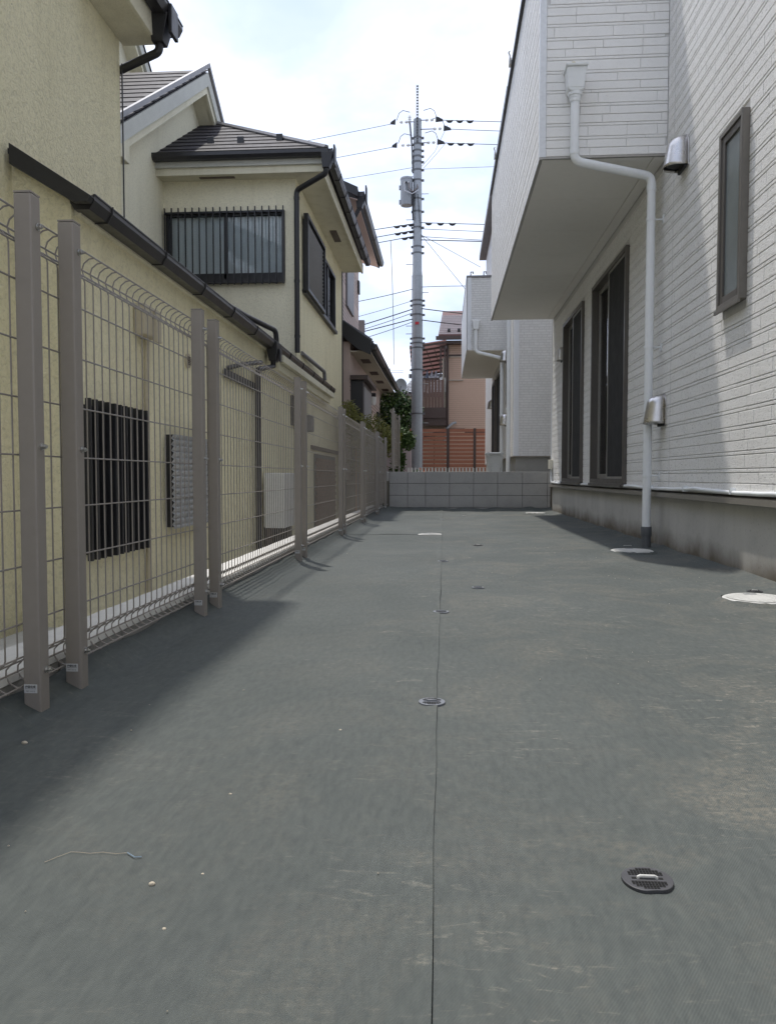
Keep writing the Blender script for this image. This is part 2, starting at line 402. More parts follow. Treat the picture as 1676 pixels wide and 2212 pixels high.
def cells(w0, w1, h0, h1, holes):
    us = sorted({w0, w1, *[min(max(x, w0), w1) for h in holes for x in h[:2]]}); vz = sorted({h0, h1, *[min(max(x, h0), h1) for h in holes for x in h[2:]]})
    for a, b in zip(us, us[1:]):
        for c, d in zip(vz, vz[1:]):
            m, n = (a + b) / 2, (c + d) / 2
            if b - a > 1e-5 and d - c > 1e-5 and not any(h[0] < m < h[1] and h[2] < n < h[3] for h in holes): yield a, b, c, d
def wallX(mb, X, y0, y1, z0, z1, holes=(), depth=.12, sgn=-1):
    """wall sheet in the plane x = X with openings and their reveals; sgn = side it faces"""
    for a, b, c, d in cells(y0, y1, z0, z1, holes): mb.quad((X, a, c), (X, b, c), (X, b, d), (X, a, d))
    X2 = X - sgn * depth
    for a, b, c, d in holes:
        mb.quad((X, a, c), (X2, a, c), (X2, a, d), (X, a, d)); mb.quad((X, b, c), (X2, b, c), (X2, b, d), (X, b, d))
        mb.quad((X, a, c), (X, b, c), (X2, b, c), (X2, a, c)); mb.quad((X, a, d), (X, b, d), (X2, b, d), (X2, a, d))
def wallY(mb, Y, x0, x1, z0, z1, holes=(), depth=.12):
    for a, b, c, d in cells(x0, x1, z0, z1, holes): mb.quad((a, Y, c), (b, Y, c), (b, Y, d), (a, Y, d))
    Y2 = Y + depth
    for a, b, c, d in holes:
        mb.quad((a, Y, c), (a, Y2, c), (a, Y2, d), (a, Y, d)); mb.quad((b, Y, c), (b, Y2, c), (b, Y2, d), (b, Y, d))
        mb.quad((a, Y, c), (b, Y, c), (b, Y2, c), (a, Y2, c)); mb.quad((a, Y, d), (b, Y, d), (b, Y2, d), (a, Y2, d))
def ring(mb, ax, p0, p1, a, b, c, d, w):
    """rectangular frame bars; ax 'x' or 'y' = direction of its depth p0..p1"""
    for (u0, u1, z0, z1) in ((a, a + w, c, d), (b - w, b, c, d), (a + w, b - w, c, c + w), (a + w, b - w, d - w, d)):
        if ax == 'x': mb.box(p0, p1, u0, u1, z0, z1)
        else: mb.box(u0, u1, p0, p1, z0, z1)

# ================================================================== SETTING: ground, sheet
s = single(MB().box(-300, 300, -300, 300, -.6, -.42), 'ground', 'earth', kind='structure')
s = single(MB().box(-1.0, 1.78, -5, 12.72, -.42, -.03), 'yard_soil', 'soil', kind='structure')
s = single(MB().box(-1.0, 1.74, -8, .28, -.03, .008), 'bounce_apron', 'bounce_paving', kind='structure', bevel=.004)  # unseen pale apron behind the camera, added to bounce sunlight onto the walls
s = single(MB().box(-40, 40, -16, -8.05, -.42, -.06), 'bounce_road', 'bounce_paving', kind='structure')  # unseen road, added pale for more bounce light
s = single(MB().box(-2.6, -1.19, -5, 17.5, -.42, -.385), 'bounce_path', 'bounce_paving', kind='structure')  # mostly hidden neighbour ground, made pale to bounce light onto the cream wall
s = single(MB().box(-1.03, 30, 12.90, 17.6, -.42, .50), 'upper_ground', 'earth', kind='structure')
s = single(MB().box(-30, 30, 17.6, 90, -.42, .496), 'upper_ground', 'earth', kind='structure')

POSTS = [(1.71, 1.91), (2.94, 3.14), (4.99, 5.20), (7.10, 7.30), (9.00, 9.20), (11.0, 11.2)]
def nz3(x, y, z=0): return mnoise.noise(Vector((x, y, z)))
def sheet_h(x, y):
    h = .0075 * nz3(x * 1.6, y * .9, 1.3) + .004 * nz3(x * 4.1 + y * 1.2, y * 2.3 - x, 5.1) + .0016 * nz3(x * 13 + y * 4, y * 6 - x * 5, 9.1)
    # creases left from the roll, and soft puckers
    h += .0050 * (1 - abs(nz3(x * 1.3 + y * .55, y * .35 - x * .3, 2.2)) * 6 if abs(nz3(x * 1.3 + y * .55, y * .35 - x * .3, 2.2)) < .16 else 0.04)
    h += .0045 * (1 - abs(nz3(x * .9 - y * .8, y * .5 + x * .4, 7.7)) * 8 if abs(nz3(x * .9 - y * .8, y * .5 + x * .4, 7.7)) < .12 else 0.04)
    for (qx, qy) in ((.290, 1.095), (-.028, 1.953), (-.009, 3.265), (.178, 3.98), (-.004, 5.25), (.290, 6.49), (1.56, 3.98)):
        r2 = (x - qx) ** 2 + (y - qy) ** 2
        if r2 < .16: h -= .006 * math.exp(-r2 / .012)
    for pa, pb in POSTS:
        for py in (pa, pb):
            d2 = ((x + .93) / .09) ** 2 + ((y - py - .02) / .10) ** 2
            if d2 < 9: h += .006 * math.exp(-d2 * .8)
    if x < -.90: h += .055 * min(1, (-.90 - x) / .10) ** 1.5 * (1 + .25 * nz3(y * 3, 0, 4))
    if x > 1.58: h += .012 * ((x - 1.58) / .12) ** 2 * (1 + .5 * nz3(y * 2.5, 1, 8))
    if y > 12.45: h += .06 * ((y - 12.45) / .25) ** 2 * (1 + .5 * nz3(x * 4, 3, 8))
    return max(h, -.02)
def sheet(x0f, x1f, y0, y1, nx, ny, extra=None, name='weed_sheet'):
    vs_, fs = [], []
    for j in range(ny + 1):
        y = y0 + (y1 - y0) * j / ny; a, b = x0f(y), x1f(y)
        for i in range(nx + 1):
            x = a + (b - a) * i / nx; z = sheet_h(x, y)
            if extra: z += extra(x, y)
            vs_.append((x, y, z))
    for j in range(ny):
        for i in range(nx):
            q = j * (nx + 1) + i; fs.append((q, q + 1, q + nx + 2, q + nx + 1))
    me = bpy.data.meshes.new(name); me.from_pydata(vs_, [], fs); me.shade_smooth()
    o = bpy.data.objects.new(name, me); COL.objects.link(o); me.materials.append(MATS['sheet']); o['kind'] = 'structure'
    return o
def edge(y): return -.014 + .007 * nz3(y * .7, 0, 3) + .003 * nz3(y * 3, 1, 3)
def gap(y): return .0030 * max(-1.2, 1.6 * nz3(y * .9, 4.2, 7) - .05)
sheet(lambda y: -.06, lambda y: .05, .31, 12.70, 4, 240, lambda x, y: -.010, 'weed_sheet')
def lift(x, y): return .006 * max(0, 1 - (edge(y) - x) / .05) ** 2 * (.6 + nz3(y * 1.1, 9, 2)) + .0012
sheet(lambda y: -1.005, edge, 0.30, 7.52, 70, 460, lift, 'weed_sheet')
def lift2(x, y):
    k = max(0, 1 - (y - 7.50) / .10)
    return lift(x, y) + .002 + .004 * k * k * max(0, nz3(x * 3.1, 2, 2) + .2)
sheet(lambda y: -1.005, edge, 7.50, 12.705, 46, 170, lift2, 'weed_sheet')
sheet(lambda y: edge(y) + gap(y), lambda y: 1.742, 0.30, 12.705, 110, 640, None, 'weed_sheet')

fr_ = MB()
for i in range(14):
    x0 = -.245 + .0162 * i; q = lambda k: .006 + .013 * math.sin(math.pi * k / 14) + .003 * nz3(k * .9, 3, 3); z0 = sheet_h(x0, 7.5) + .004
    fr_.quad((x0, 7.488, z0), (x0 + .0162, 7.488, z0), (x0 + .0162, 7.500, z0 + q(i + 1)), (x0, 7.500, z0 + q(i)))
single(fr_, 'gleam_fold', 'kerb_top', 'curled edge of the sheet at the cross seam, sky gleam painted pale', 'sheet edge', smooth=True)  # gleam of the sky on the curled edge, painted as a pale strip
# ================================================================== BOUNDARY KERB with blocks under the fence
kb = thing('boundary_kerb', 'low block kerb with pale top running behind the mesh fence', 'kerb', (-1.1, 5, -.42))
part(MB().box(-1.180, -1.018, -5, 12.7, -.42, .088), 'core', 'joint_dark', kb)
cm = MB()
n = 220
for j in range(n):
    y0 = -5 + 17.7 * j / n; y1 = -5 + 17.7 * (j + 1) / n
    cm.hexa([(-1.188 + .004 * nz3(y0 * 4, 0, 1), y0, .088), (-1.005 + .003 * nz3(y0 * 5, 3, 1), y0, .088), (-1.005 + .003 * nz3(y1 * 5, 3, 1), y1, .088), (-1.188 + .004 * nz3(y1 * 4, 0, 1), y1, .088),
             (-1.186 + .004 * nz3(y0 * 4, 0, 1), y0, .104 + .002 * nz3(y0 * 6, 2, 1)), (-1.007 + .003 * nz3(y0 * 5, 3, 1), y0, .104 + .002 * nz3(y0 * 6, 5, 1)), (-1.007 + .003 * nz3(y1 * 5, 3, 1), y1, .104 + .002 * nz3(y1 * 6, 5, 1)), (-1.186 + .004 * nz3(y1 * 4, 0, 1), y1, .104 + .002 * nz3(y1 * 6, 2, 1))])
part(cm, 'mortar_top', 'kerb_top', kb)
bme = MB().box(-.08, .01, .004, .394, -.10, .085).mesh('kerb_block')
for j in range(31):
    o = inst(bme, 'block', kb, (-1.018, .35 + j * .4, 0), mat='kerb_block')
    o.location.x += rng(-.002, .002)

# ================================================================== END WALL of concrete blocks
ew = thing('block_wall', 'low grey concrete block wall closing the far end of the yard', 'wall', (.4, 12.8, 0))
part(MB().box(-.90, 1.74, 12.763, 12.885, -.3, .642), 'core', 'joint_dark', ew)
rows = [(-.06, .060), (.066, .261), (.267, .459), (.465, .652)]
xj = [-.895, -.592, -.197 - .0, .097 + .0, .491, .882, 1.286, 1.686, 1.745]
xj = [-.895, -.592, -.297, .097, .491, .882, 1.286, 1.686, 1.738]
for (z0, z1) in rows:
    for a, b in zip(xj, xj[1:]):
        dd = rng(-.0015, .0015)
        part(MB().box(a + .003, b - .003, 12.750 + dd, 12.89, z0, z1), 'block', 'concrete_block', ew, bevel=.003)

# ================================================================== MESH FENCE
POST_X = (-.972, -.930); PLANE = -.951; MESH = -.981
prof = [(.006, .079), (-.004, .082), (-.018, .090), (-.029, .105), (-.028, .122), (-.016, .135), (-.004, .144), (0, .155), (0, 1.10), (-.003, 1.112), (-.014, 1.122), (-.027, 1.134), (-.031, 1.150), (-.025, 1.167), (-.010, 1.179), (.006, 1.182)]
bars = [(.003, .081), (-.031, .106), (-.018, .134), (.0035, .150), (.0035, .228), (.0035, .361), (.0035, .492), (.0035, .621), (.0035, .754), (.0035, .887), (.0035, 1.023), (.0035, 1.108), (-.016, 1.1255), (-.033, 1.150), (.002, 1.183)]
vwire = MB().tube([(x, 0, z) for x, z in prof], .0021, 5).mesh('wire', smooth=True)
post_me = MB().box(-.021, .021, -.021, .021, -.10, 1.212).mesh('post'); cap_me = MB().box(-.0205, .0205, -.0205, .0205, 1.2125, 1.2165).mesh('post_cap')
bolt = MB().cyl((0, 0, 0), (.003, 0, 0), .0085, n=12); bolt.cyl((.003, 0, 0), (.010, 0, 0), .0062, n=6); bolt.cyl((.010, 0, 0), (.014, 0, 0), .0035, n=8)
bolt_me = bolt.mesh('bolt', smooth=True)
clip_me = MB().box(-.006, .006, -.012, .012, -.010, .010).mesh('clip')
plate_me = MB().box(-.0155, .0155, -.0012, 0, -.010, .010).mesh('label_plate')
def text_mesh(body, size, name, bold=0):
    cu = bpy.data.curves.new(name, 'FONT'); cu.body = body; cu.size = size; cu.align_x = 'CENTER'; cu.align_y = 'CENTER'; cu.offset = bold; cu.resolution_u = 3
    ob = bpy.data.objects.new(name, cu); COL.objects.link(ob); bpy.context.view_layer.update()
    me = bpy.data.meshes.new_from_object(ob.evaluated_get(bpy.context.evaluated_depsgraph_get())); bpy.data.objects.remove(ob); me.name = name
    for v in me.vertices: v.co = Vector((v.co.x, 0, v.co.y))
    return me
txt1 = text_mesh('四国化成', .0062, 'lettering', .00016); txt2 = text_mesh('PSM 1 8-G SJ', .0040, 'lettering')
rule_me = MB().box(-.0135, .0135, -.0004, 0, -.0003, .0003).mesh('label_rule')
def mkpost(fs, y, lab=True, zoff=0):
    pm_ = inst(post_me, 'post', fs, (PLANE, y, zoff), mat='taupe_paint')
    if not pm_.modifiers: addbevel(pm_, .004, 2)
    def sub(me, nm, w, mat):
        o = bpy.data.objects.new(nm, me); COL.objects.link(o); o.parent = pm_; o.location = w
        if not me.materials: me.materials.append(MATS[mat])
        return o
    sub(cap_me, 'post_cap', (0, 0, 0), 'taupe_paint')
    for z in (.118, .640, 1.142): sub(bolt_me, 'bolt', (.021, .004, z), 'bolt_steel')
    if lab:
        sub(plate_me, 'label_plate', (-.003, -.0212, .078), 'label_white')
        sub(txt1, 'lettering', (-.003, -.0229, .0825), 'label_ink'); sub(txt2, 'lettering', (-.003, -.0229, .0725), 'label_ink'); sub(rule_me, 'label_rule', (-.003, -.0226, .0783), 'label_ink')
    return pm_
def fence(y0, y1, py, label, zoff=0, lab=True, name='mesh_fence_section'):
    fs = thing(name, label, 'fence', (PLANE, (y0 + y1) / 2, zoff), 'taupe wire mesh fence sections')
    for y in py: mkpost(fs, y, lab, zoff)
    L = y1 - y0
    hb = MB().tube([(0, 0, 0), (0, L, 0)], .0023, 6).mesh('wire', smooth=True)
    for x, z in bars: inst(hb, 'wire', fs, (MESH + x, y0, z + zoff), mat='taupe_paint')
    k = int(L / .05); st = (L - k * .05) / 2
    for i in range(k + 1): inst(vwire, 'wire', fs, (MESH, y0 + st + i * .05, zoff), mat='taupe_paint')
    for y in py:
        for z in (.640, 1.118): inst(clip_me, 'clip', fs, (MESH + .012, y + .030, z + zoff), mat='bolt_steel')
    return fs
fence(-.30, 1.805, (-.20, 1.73), 'wire mesh fence section nearest the camera, cut by the left edge')
fence(1.815, 3.035, (1.93, 2.96), 'short wire mesh fence section in front of the barred ground floor window')
fence(3.045, 5.09, (3.16, 5.01), 'wire mesh fence section in front of the ivory boiler')
fence(5.10, 7.195, (5.22, 7.12), 'wire mesh fence section in front of the brown brick patch')
fence(7.205, 9.09, (7.32, 9.02), 'wire mesh fence section in front of the blue and orange striped panels')
fence(9.10, 11.09, (9.22, 11.02), 'second to last wire mesh fence section before the block wall')
fence(11.10, 12.72, (11.22, 12.66), 'last wire mesh fence section, ending at the block wall')
fence(14.55, 16.60, (14.68, 16.52), 'raised wire mesh fence section beyond the block wall', .66, False)
single(MB().box(-1.03, -.93, 13.0, 17.5, .40, .66), 'fence_footing', 'concrete_block', 'narrow concrete footing under the raised fence section beyond the wall', 'footing', bevel=.004)

# ================================================================== RIGHT HOUSE (white siding)
XB = 1.72
hB = thing('white_house', 'white brick-patterned siding house with overhanging balcony along the right', 'house', (5, 5, 0))
W1 = (7.45, 9.10, .515, 2.72); W2 = (9.75, 11.25, .515, 2.72); SL = (4.60, 4.97, 1.60, 2.65)
HOL = [W1, W2, SL]
m = MB(); wallX(m, XB + .009, -6, 12.55, .46, 7.2, HOL, .10)
m.quad((XB + .009, 12.55, .46), (9, 12.55, .46), (9, 12.55, 7.2), (XB + .009, 12.55, 7.2)).quad((XB + .009, -6, .46), (9, -6, .46), (9, -6, 7.2), (XB + .009, -6, 7.2)).quad((9, -6, .46), (9, 12.55, .46), (9, 12.55, 7.2), (9, -6, 7.2))
m.quad((XB + .009, -6, .46), (9, -6, .46), (9, 12.55, .46), (XB + .009, 12.55, .46))
wallB = part(m, 'wall', 'groove', hB)
part(MB().box(XB - .25, 9.2, -6.3, 12.8, 7.2, 7.35), 'roof', 'roof_slate', hB)
part(MB().box(XB + .02, 9, -6, 12.56, -.4, .44), 'foundation', 'foundation', hB)
fl = MB(); fl.prism([(XB + .03, -6, .452), (XB - .028, -6, .446), (XB - .032, -6, .412), (XB - .026, -6, .410), (XB - .02, -6, .438), (XB + .03, -6, .444)], (0, 18.575, 0))
part(fl, 'flashing', 'flashing', hB)
part(MB().box(XB + .004, XB + .03, -6, 12.553, .4525, .462), 'drip_gap', 'drip_dark', hB)
part(MB().box(XB - .010, XB + .02, 12.553, 12.585, .46, 7.2), 'corner_trim', 'trim_white', hB)
# room behind the doors
rm = MB(); rm.box(XB + .14, XB + 3, 7.0, 11.9, .46, 2.9)
part(rm, 'room', 'room_dark', hB)

PAT = [.063, .063, .023, .080, .023]; GAP = .0032
def brick_rows(z0, z1):
    z = z0; i = 0
    while z < z1 - .01:
        h = PAT[i % 5]; yield z, min(z + h, z1), h; z += h; i += 1
bcache = {}
def brick_mesh(L, h, axis):
    key = (round(L, 3), round(h, 3), axis)
    if key in bcache: return bcache[key]
    m = MB(); c = .003; d = .009
    if axis == 'x':      # lies in the plane x = 0, faces -x, runs along +y
        f = lambda u, z, t: (t, u, z)
    else:                # lies in the plane y = 0, faces -y, runs along +x
        f = lambda u, z, t: (u, t, z)
    a = [f(0, 0, d), f(L, 0, d), f(L, h, d), f(0, h, d)]; e = [f(0, 0, c), f(L, 0, c), f(L, h, c), f(0, h, c)]
    b = [f(c, c, 0), f(L - c, c, 0), f(L - c, h - c, 0), f(c, h - c, 0)]
    for i in range(4):
        j = (i + 1) % 4; m.quad(a[i], a[j], e[j], e[i]); m.quad(e[i], e[j], b[j], b[i])
    m.quad(*b); bcache[key] = m; return m
def lay_bricks(u0, u1, z0, z1, holes, seed):
    rnd = random.Random(seed); out = []
    for za, zb, h in brick_rows(z0, z1):
        hh = zb - za - GAP
        if hh < .012: continue
        u = u0 - rnd.uniform(0, .4)
        while u < u1:
            L = rnd.choice((.23, .30, .36, .45, .52)) if h > .03 else rnd.choice((.52, .75, .95))
            a, b = max(u, u0), min(u + L - GAP * .6, u1); u += L
            if b - a < .03: continue
            segs = [(a, b)]
            for p, q, c, d in holes:
                if zb > c - .02 and za < d + .02:
                    ns = []
                    for s0, s1 in segs:
                        if s1 <= p or s0 >= q: ns.append((s0, s1)); continue
                        if p - s0 > .02: ns.append((s0, p))
                        if s1 - q > .02: ns.append((q, s1))
                    segs = ns
            out += [(s0, s1, za + GAP / 2, hh) for s0, s1 in segs]
    return out
def put_bricks(lst, axis, plane, parent, nsep, score, mat, namelbl='siding_brick'):
    lst = sorted(lst, key=score)
    shared = {}
    for (a, b, z, h) in lst[:nsep]:
        key = (round(b - a, 3), round(h, 3), axis)
        if key not in shared: shared[key] = brick_mesh(b - a, h, axis).mesh(namelbl); shared[key].materials.append(MATS[mat])
        j = rng(-.0008, .0008)
        inst(shared[key], namelbl, parent, (plane + j, a, z) if axis == 'x' else (a, plane + j, z))
    if len(lst) > nsep:
        m = MB()
        for (a, b, z, h) in lst[nsep:]:
            bm_ = brick_mesh(b - a, h, axis); n0 = len(m.v)
            ox, oy = (plane, a) if axis == 'x' else (a, plane)
            m.v += [(x + ox, y + oy, zz + z) for x, y, zz in bm_.v]; m.f += [tuple(i + n0 for i in f) for f in bm_.f]
        part(m, namelbl + '_field', mat, parent, kind='stuff')
BS, BZ0, BZ1, BX0, BY0, BY1 = 3.07, 3.07, 5.02, .745, 6.24, 12.50      # balcony box
lst = lay_bricks(-1.0, 12.55, .468, 7.15, HOL + [(BY0, BY1, BZ0, BZ1)], 3)
def scB(b):
    y = (b[0] + b[1]) / 2; z = b[2]
    x = 958 + 1667 * XB / max(y, .3)
    if y < 3.9 or x > 1690 or 1030 - (z - .57) * 1667 / max(y, .3) < 0 or 1030 - (z - .57) * 1667 / max(y, .3) > 1090: return 100 + abs(y)
    return y + (3 if b[3] < .03 else 0)
put_bricks(lst, 'x', XB, wallB, 210, scB, 'siding_white')
# sealant joints between siding panels
for yy in (6.06, 3.02):
    part(MB().box(XB - .0012, XB + .01, yy - .004, yy + .004, .465, 7.1), 'sealant_joint', 'groove', wallB)

# balcony box
bal = part(MB().box(BX0 + .009, XB + .01, BY0 + .009, BY1 - .009, BZ0 + .004, BZ1), 'balcony', 'groove', hB)
sf = part(MB().box(BX0 + .022, XB - .003, BY0 + .02, BY1 - .02, BZ0 - .002, BZ0 + .003), 'soffit', 'groove', bal)
k = (BY1 - BY0 - .04) / 7
for i in range(7): part(MB().box(BX0 + .021, XB - .10, BY0 + .02 + i * k + .0015, BY0 + .02 + (i + 1) * k - .0015, BZ0 - .012, BZ0 - .0021), 'soffit_panel', 'soffit_white', bal)
part(MB().box(XB - .096, XB - .001, BY0 + .02, BY1 - .02, BZ0 - .015, BZ0 - .0021), 'vent_strip', 'soffit_white', bal)
e = MB(); e.box(BX0 - .006, BX0 + .02, BY0 - .006, BY1 + .004, BZ0 - .016, BZ0 - .001); e.box(BX0 + .021, XB - .002, BY0 - .006, BY0 + .019, BZ0 - .014, BZ0 - .002)
part(e, 'bottom_trim', 'bronze_light', bal)
e = MB(); e.box(BX0 - .008, BX0 + .042, BY0 - .008, BY0 + .008, BZ0, BZ1); e.box(BX0 - .008, BX0 + .008, BY0 + .0085, BY0 + .03, BZ0, BZ1)
part(e, 'corner_trim', 'trim_white', bal)
part(MB().box(BX0 - .03, BX0 + .16, BY0 - .03, BY1 + .03, BZ1, BZ1 + .045), 'coping', 'black_metal', bal)
lst = lay_bricks(BX0 + .044, XB - .003, BZ0 + .004, BZ1, [], 11)
put_bricks(lst, 'y', BY0, bal, 90, lambda b: b[2], 'siding_white_smooth')
lst = lay_bricks(BY0 + .034, BY1, BZ0 + .004, BZ1, [], 12)
put_bricks(lst, 'x', BX0, bal, 0, lambda b: 0, 'siding_white')
# laundry pole hooks on the outside of the balcony
def hook(mb, y):
    mb.box(BX0 - .055, BX0 - .031, y - .04, y + .04, BZ1 + .0, BZ1 + .07)
    mb.tube([(BX0 - .045, y, BZ1 + .06), (BX0 - .045, y, BZ1 + .11), (BX0 - .058, y, BZ1 + .14), (BX0 - .045, y, BZ1 + .16)], .009, 6)
for y in (8.65, 11.1):
    mb = MB(); hook(mb, y); part(mb, 'bracket', 'bronze_light', bal, bevel=.003)

# sliding doors
def slider(name, h, lbl):
    a, b, c, d = h; f = MB()
    ring(f, 'x', XB - .035, XB + .075, a - .012, b + .012, c - .012, d + .012, .045)
    f.box(XB - .050, XB - .034, a - .02, b + .02, c - .045, c - .013)
    fr = part(f, name, 'bronze', hB, bevel=.002, label=lbl)
    mid = (a + b) / 2 - .05
    sc = MB(); ring(sc, 'x', XB - .022, XB - .004, a + .036, mid + .03, c + .036, d - .036, .022); part(sc, 'screen_frame', 'bronze_light', fr)
    part(MB().box(XB - .015, XB - .012, a + .058, mid + .008, c + .058, d - .058), 'insect_screen', 'screen_black', fr)
    g1 = MB(); ring(g1, 'x', XB + .010, XB + .035, a + .036, mid + .045, c + .036, d - .036, .05); part(g1, 'sash', 'bronze_light', fr)
    part(MB().box(XB + .020, XB + .025, a + .086, mid - .005, c + .086, d - .086), 'pane', 'glass', fr)
    g2 = MB(); ring(g2, 'x', XB + .042, XB + .067, mid - .005, b - .036, c + .036, d - .036, .05); part(g2, 'sash', 'bronze_light', fr)
    part(MB().box(XB + .052, XB + .057, mid + .045, b - .086, c + .086, d - .086), 'pane', 'glass', fr)
    part(MB().box(XB - .053, XB - .050, a - .01, a + .03, c - .04, c - .02), 'drain_cap', 'black_metal', fr)
    cu = MB()
    for i in range(40):
        y0 = mid + (b - mid) * i / 40; y1 = mid + (b - mid) * (i + 1) / 40
        cu.quad((XB + .11 + .012 * math.sin(i * 1.3), y0, c), (XB + .11 + .012 * math.sin((i + 1) * 1.3), y1, c), (XB + .11 + .012 * math.sin((i + 1) * 1.3), y1, d), (XB + .11 + .012 * math.sin(i * 1.3), y0, d))
    part(cu, 'blind', 'cloth_grey', fr)
slider('sliding_door', W1, 'tall bronze sliding door nearest the downpipe')
slider('sliding_door', W2, 'tall bronze sliding door nearest the block wall')
# slit window
a, b, c, d = SL; f = MB(); ring(f, 'x', XB - .040, XB + .06, a - .008, b + .008, c - .008, d + .008, .028)
f.box(XB - .052, XB - .039, a - .014, b + .014, c - .032, c - .009)
f.box(XB - .047, XB - .0405, a - .010, a + .010, c - .008, d + .008)
sw = part(f, 'slit_window', 'bronze_mid', hB, bevel=.002, label='narrow upright window with frosted glass')
g = MB(); ring(g, 'x', XB - .030, XB - .004, a + .021, b - .021, c + .021, d - .021, .045); part(g, 'sash', 'bronze', sw, bevel=.002)
part(MB().box(XB - .018, XB - .012, a + .066, b - .066, c + .066, d - .066), 'pane', 'glass_frost', sw)

# vent hoods
def hood(name, yc, z0, z1, w, d, label, X=XB, parent=None, wall=None):
    t = thing(name, label, 'vent', (X, yc, z0), 'round topped steel vent hoods')
    n, k = 14, 12; H_ = z1 - z0; vs_ = []; mb = MB()
    def pt(i, j):
        an = math.pi * i / n; q = j / k
        if q < .5: zz = z0 + H_ * .62 * (q / .5); sc = .90 + .10 * (1 - q / .5); dd = d * (1 - .16 * (q / .5))
        else:
            ph_ = (q - .5) / .5 * math.pi / 2; zz = z0 + H_ * (.62 + .38 * math.sin(ph_)); sc = .90 * max(.02, math.cos(ph_) ** .55); dd = d * .84 * max(.02, math.cos(ph_) ** .75)
        return (X - .006 - dd * math.sin(an) ** .8, yc - w / 2 * sc * math.copysign(abs(math.cos(an)) ** .8, math.cos(an)), zz)
    st = 0
    for i in range(n + 1):
        for j in range(k + 1): mb.v.append(pt(i, j))
    for i in range(n):
        for j in range(k):
            q = i * (k + 1) + j; mb.f.append((q, q + 1, q + k + 2, q + k + 1))
    o = part(mb, 'hood_shell', 'stainless', t, smooth=True); so_ = o.modifiers.new('solid', 'SOLIDIFY'); so_.thickness = .0015
    fl_ = MB(); pts = []
    for i in range(25):
        an = math.pi * i / 24; pts.append((X - .010, yc - (w / 2 + .010) * math.cos(an), z0 + H_ * .60 + (H_ * .40 + .012) * math.sin(an)))
    pts = [(X - .010, yc - w / 2 - .010, z0 - .012)] + pts + [(X - .010, yc + w / 2 + .010, z0 - .012)]
    fl_.prism(pts, (.010, 0, 0)); part(fl_, 'back_plate', 'stainless', t, bevel=.002)
    part(MB().box(X - .028, X - .011, yc - w / 2 + .01, yc + w / 2 - .01, z0 - .018, z0 + .03), 'louvre', 'hood_inside', t)
    part(MB().poly([(X - .008 - d * .86 * math.sin(math.pi * i / 16), yc - w / 2 * .86 * math.cos(math.pi * i / 16), z0 + .02) for i in range(17)]), 'throat', 'hood_inside', t)
    return t
hood('vent_hood', 5.79, 2.785, 3.005, .185, .150, 'steel vent hood high on the white wall beside the slit window')
hood('vent_hood', 6.235, .985, 1.215, .160, .150, 'steel vent hood low on the white wall beside the white downpipe')
hood('vent_hood', 11.44, 2.25, 2.45, .13, .085, 'small dark steel vent hood beside the far sliding door')

# rain water pipe of the balcony
dp = thing('downpipe', 'white downpipe from the balcony drain box down to the ground', 'pipe', (1.63, 6.33, 0))
cx, cy = 1.0, 6.24 - .075
hd = MB()
def frus(mb, z0, z1, w0, d0, w1, d1, cx=cx, y=6.236):
    mb.hexa([(cx - w0 / 2, y - d0, z0), (cx + w0 / 2, y - d0, z0), (cx + w0 / 2, y, z0), (cx - w0 / 2, y, z0), (cx - w1 / 2, y - d1, z1), (cx + w1 / 2, y - d1, z1), (cx + w1 / 2, y, z1), (cx - w1 / 2, y, z1)])
frus(hd, 3.545, 3.690, .125, .115, .145, .135); frus(hd, 3.6905, 3.708, .165, .15, .170, .155); frus(hd, 3.525, 3.5445, .09, .11, .125, .115)
part(hd, 'drain_box', 'white_pvc', dp, bevel=.004)
e = MB(); e.lathe([(.052, 3.500), (.054, 3.512), (.054, 3.5245)], (cx, cy + .012, 0)); e.lathe([(.043, 3.480), (.046, 3.488), (.046, 3.4998)], (cx, cy + .012, 0)); e.lathe([(.038, 3.455), (.041, 3.465), (.041, 3.4798)], (cx, cy + .012, 0))
part(e, 'collar', 'white_pvc', dp, smooth=True)
def bend(a, b, c, n=6, r=.06):
    a, b, c = Vector(a), Vector(b), Vector(c); p = b + (a - b).normalized() * r; q = b + (c - b).normalized() * r; out = []
    for i in range(n + 1):
        t = i / n; out.append((1 - t) ** 2 * p + 2 * t * (1 - t) * b + t * t * q)
    return out
yp = cy + .012
p0 = (cx, yp, 3.46); p1 = (cx, yp, 3.01); p2 = (1.625, 6.33, 2.935); p3 = (1.625, 6.33, .15)
part(MB().tube([p0, *bend(p0, p1, p2), *bend(p1, p2, p3), p3], .0335, 18), 'pipe', 'white_pvc', dp, smooth=True)
e = MB(); e.lathe([(.037, 0), (.037, .045)], (cx, yp, 3.06), 18); e.lathe([(.037, 0), (.037, .05)], (1.625, 6.33, 2.82), 18)
part(e, 'socket', 'white_pvc', dp, smooth=True)
e = MB(); e.lathe([(.040, .095), (.042, .10), (.042, .165), (.040, .17)], (1.625, 6.33, 0), 18); e.lathe([(.036, -.05), (.036, .0945)], (1.625, 6.33, 0), 18)
part(e, 'ground_socket', 'grey_pvc', dp, smooth=True)
for z in (2.60, 1.60, .58):
    e = MB(); e.lathe([(.037, -.011), (.038, 0), (.037, .011)], (1.625, 6.33, z), 18); e.tube([(1.66, 6.33, z), (XB - .002, 6.33, z)], .006, 6); e.box(XB - .006, XB + .001, 6.31, 6.35, z - .03, z + .03)
    part(e, 'pipe_clip', 'white_pvc', dp, smooth=True)
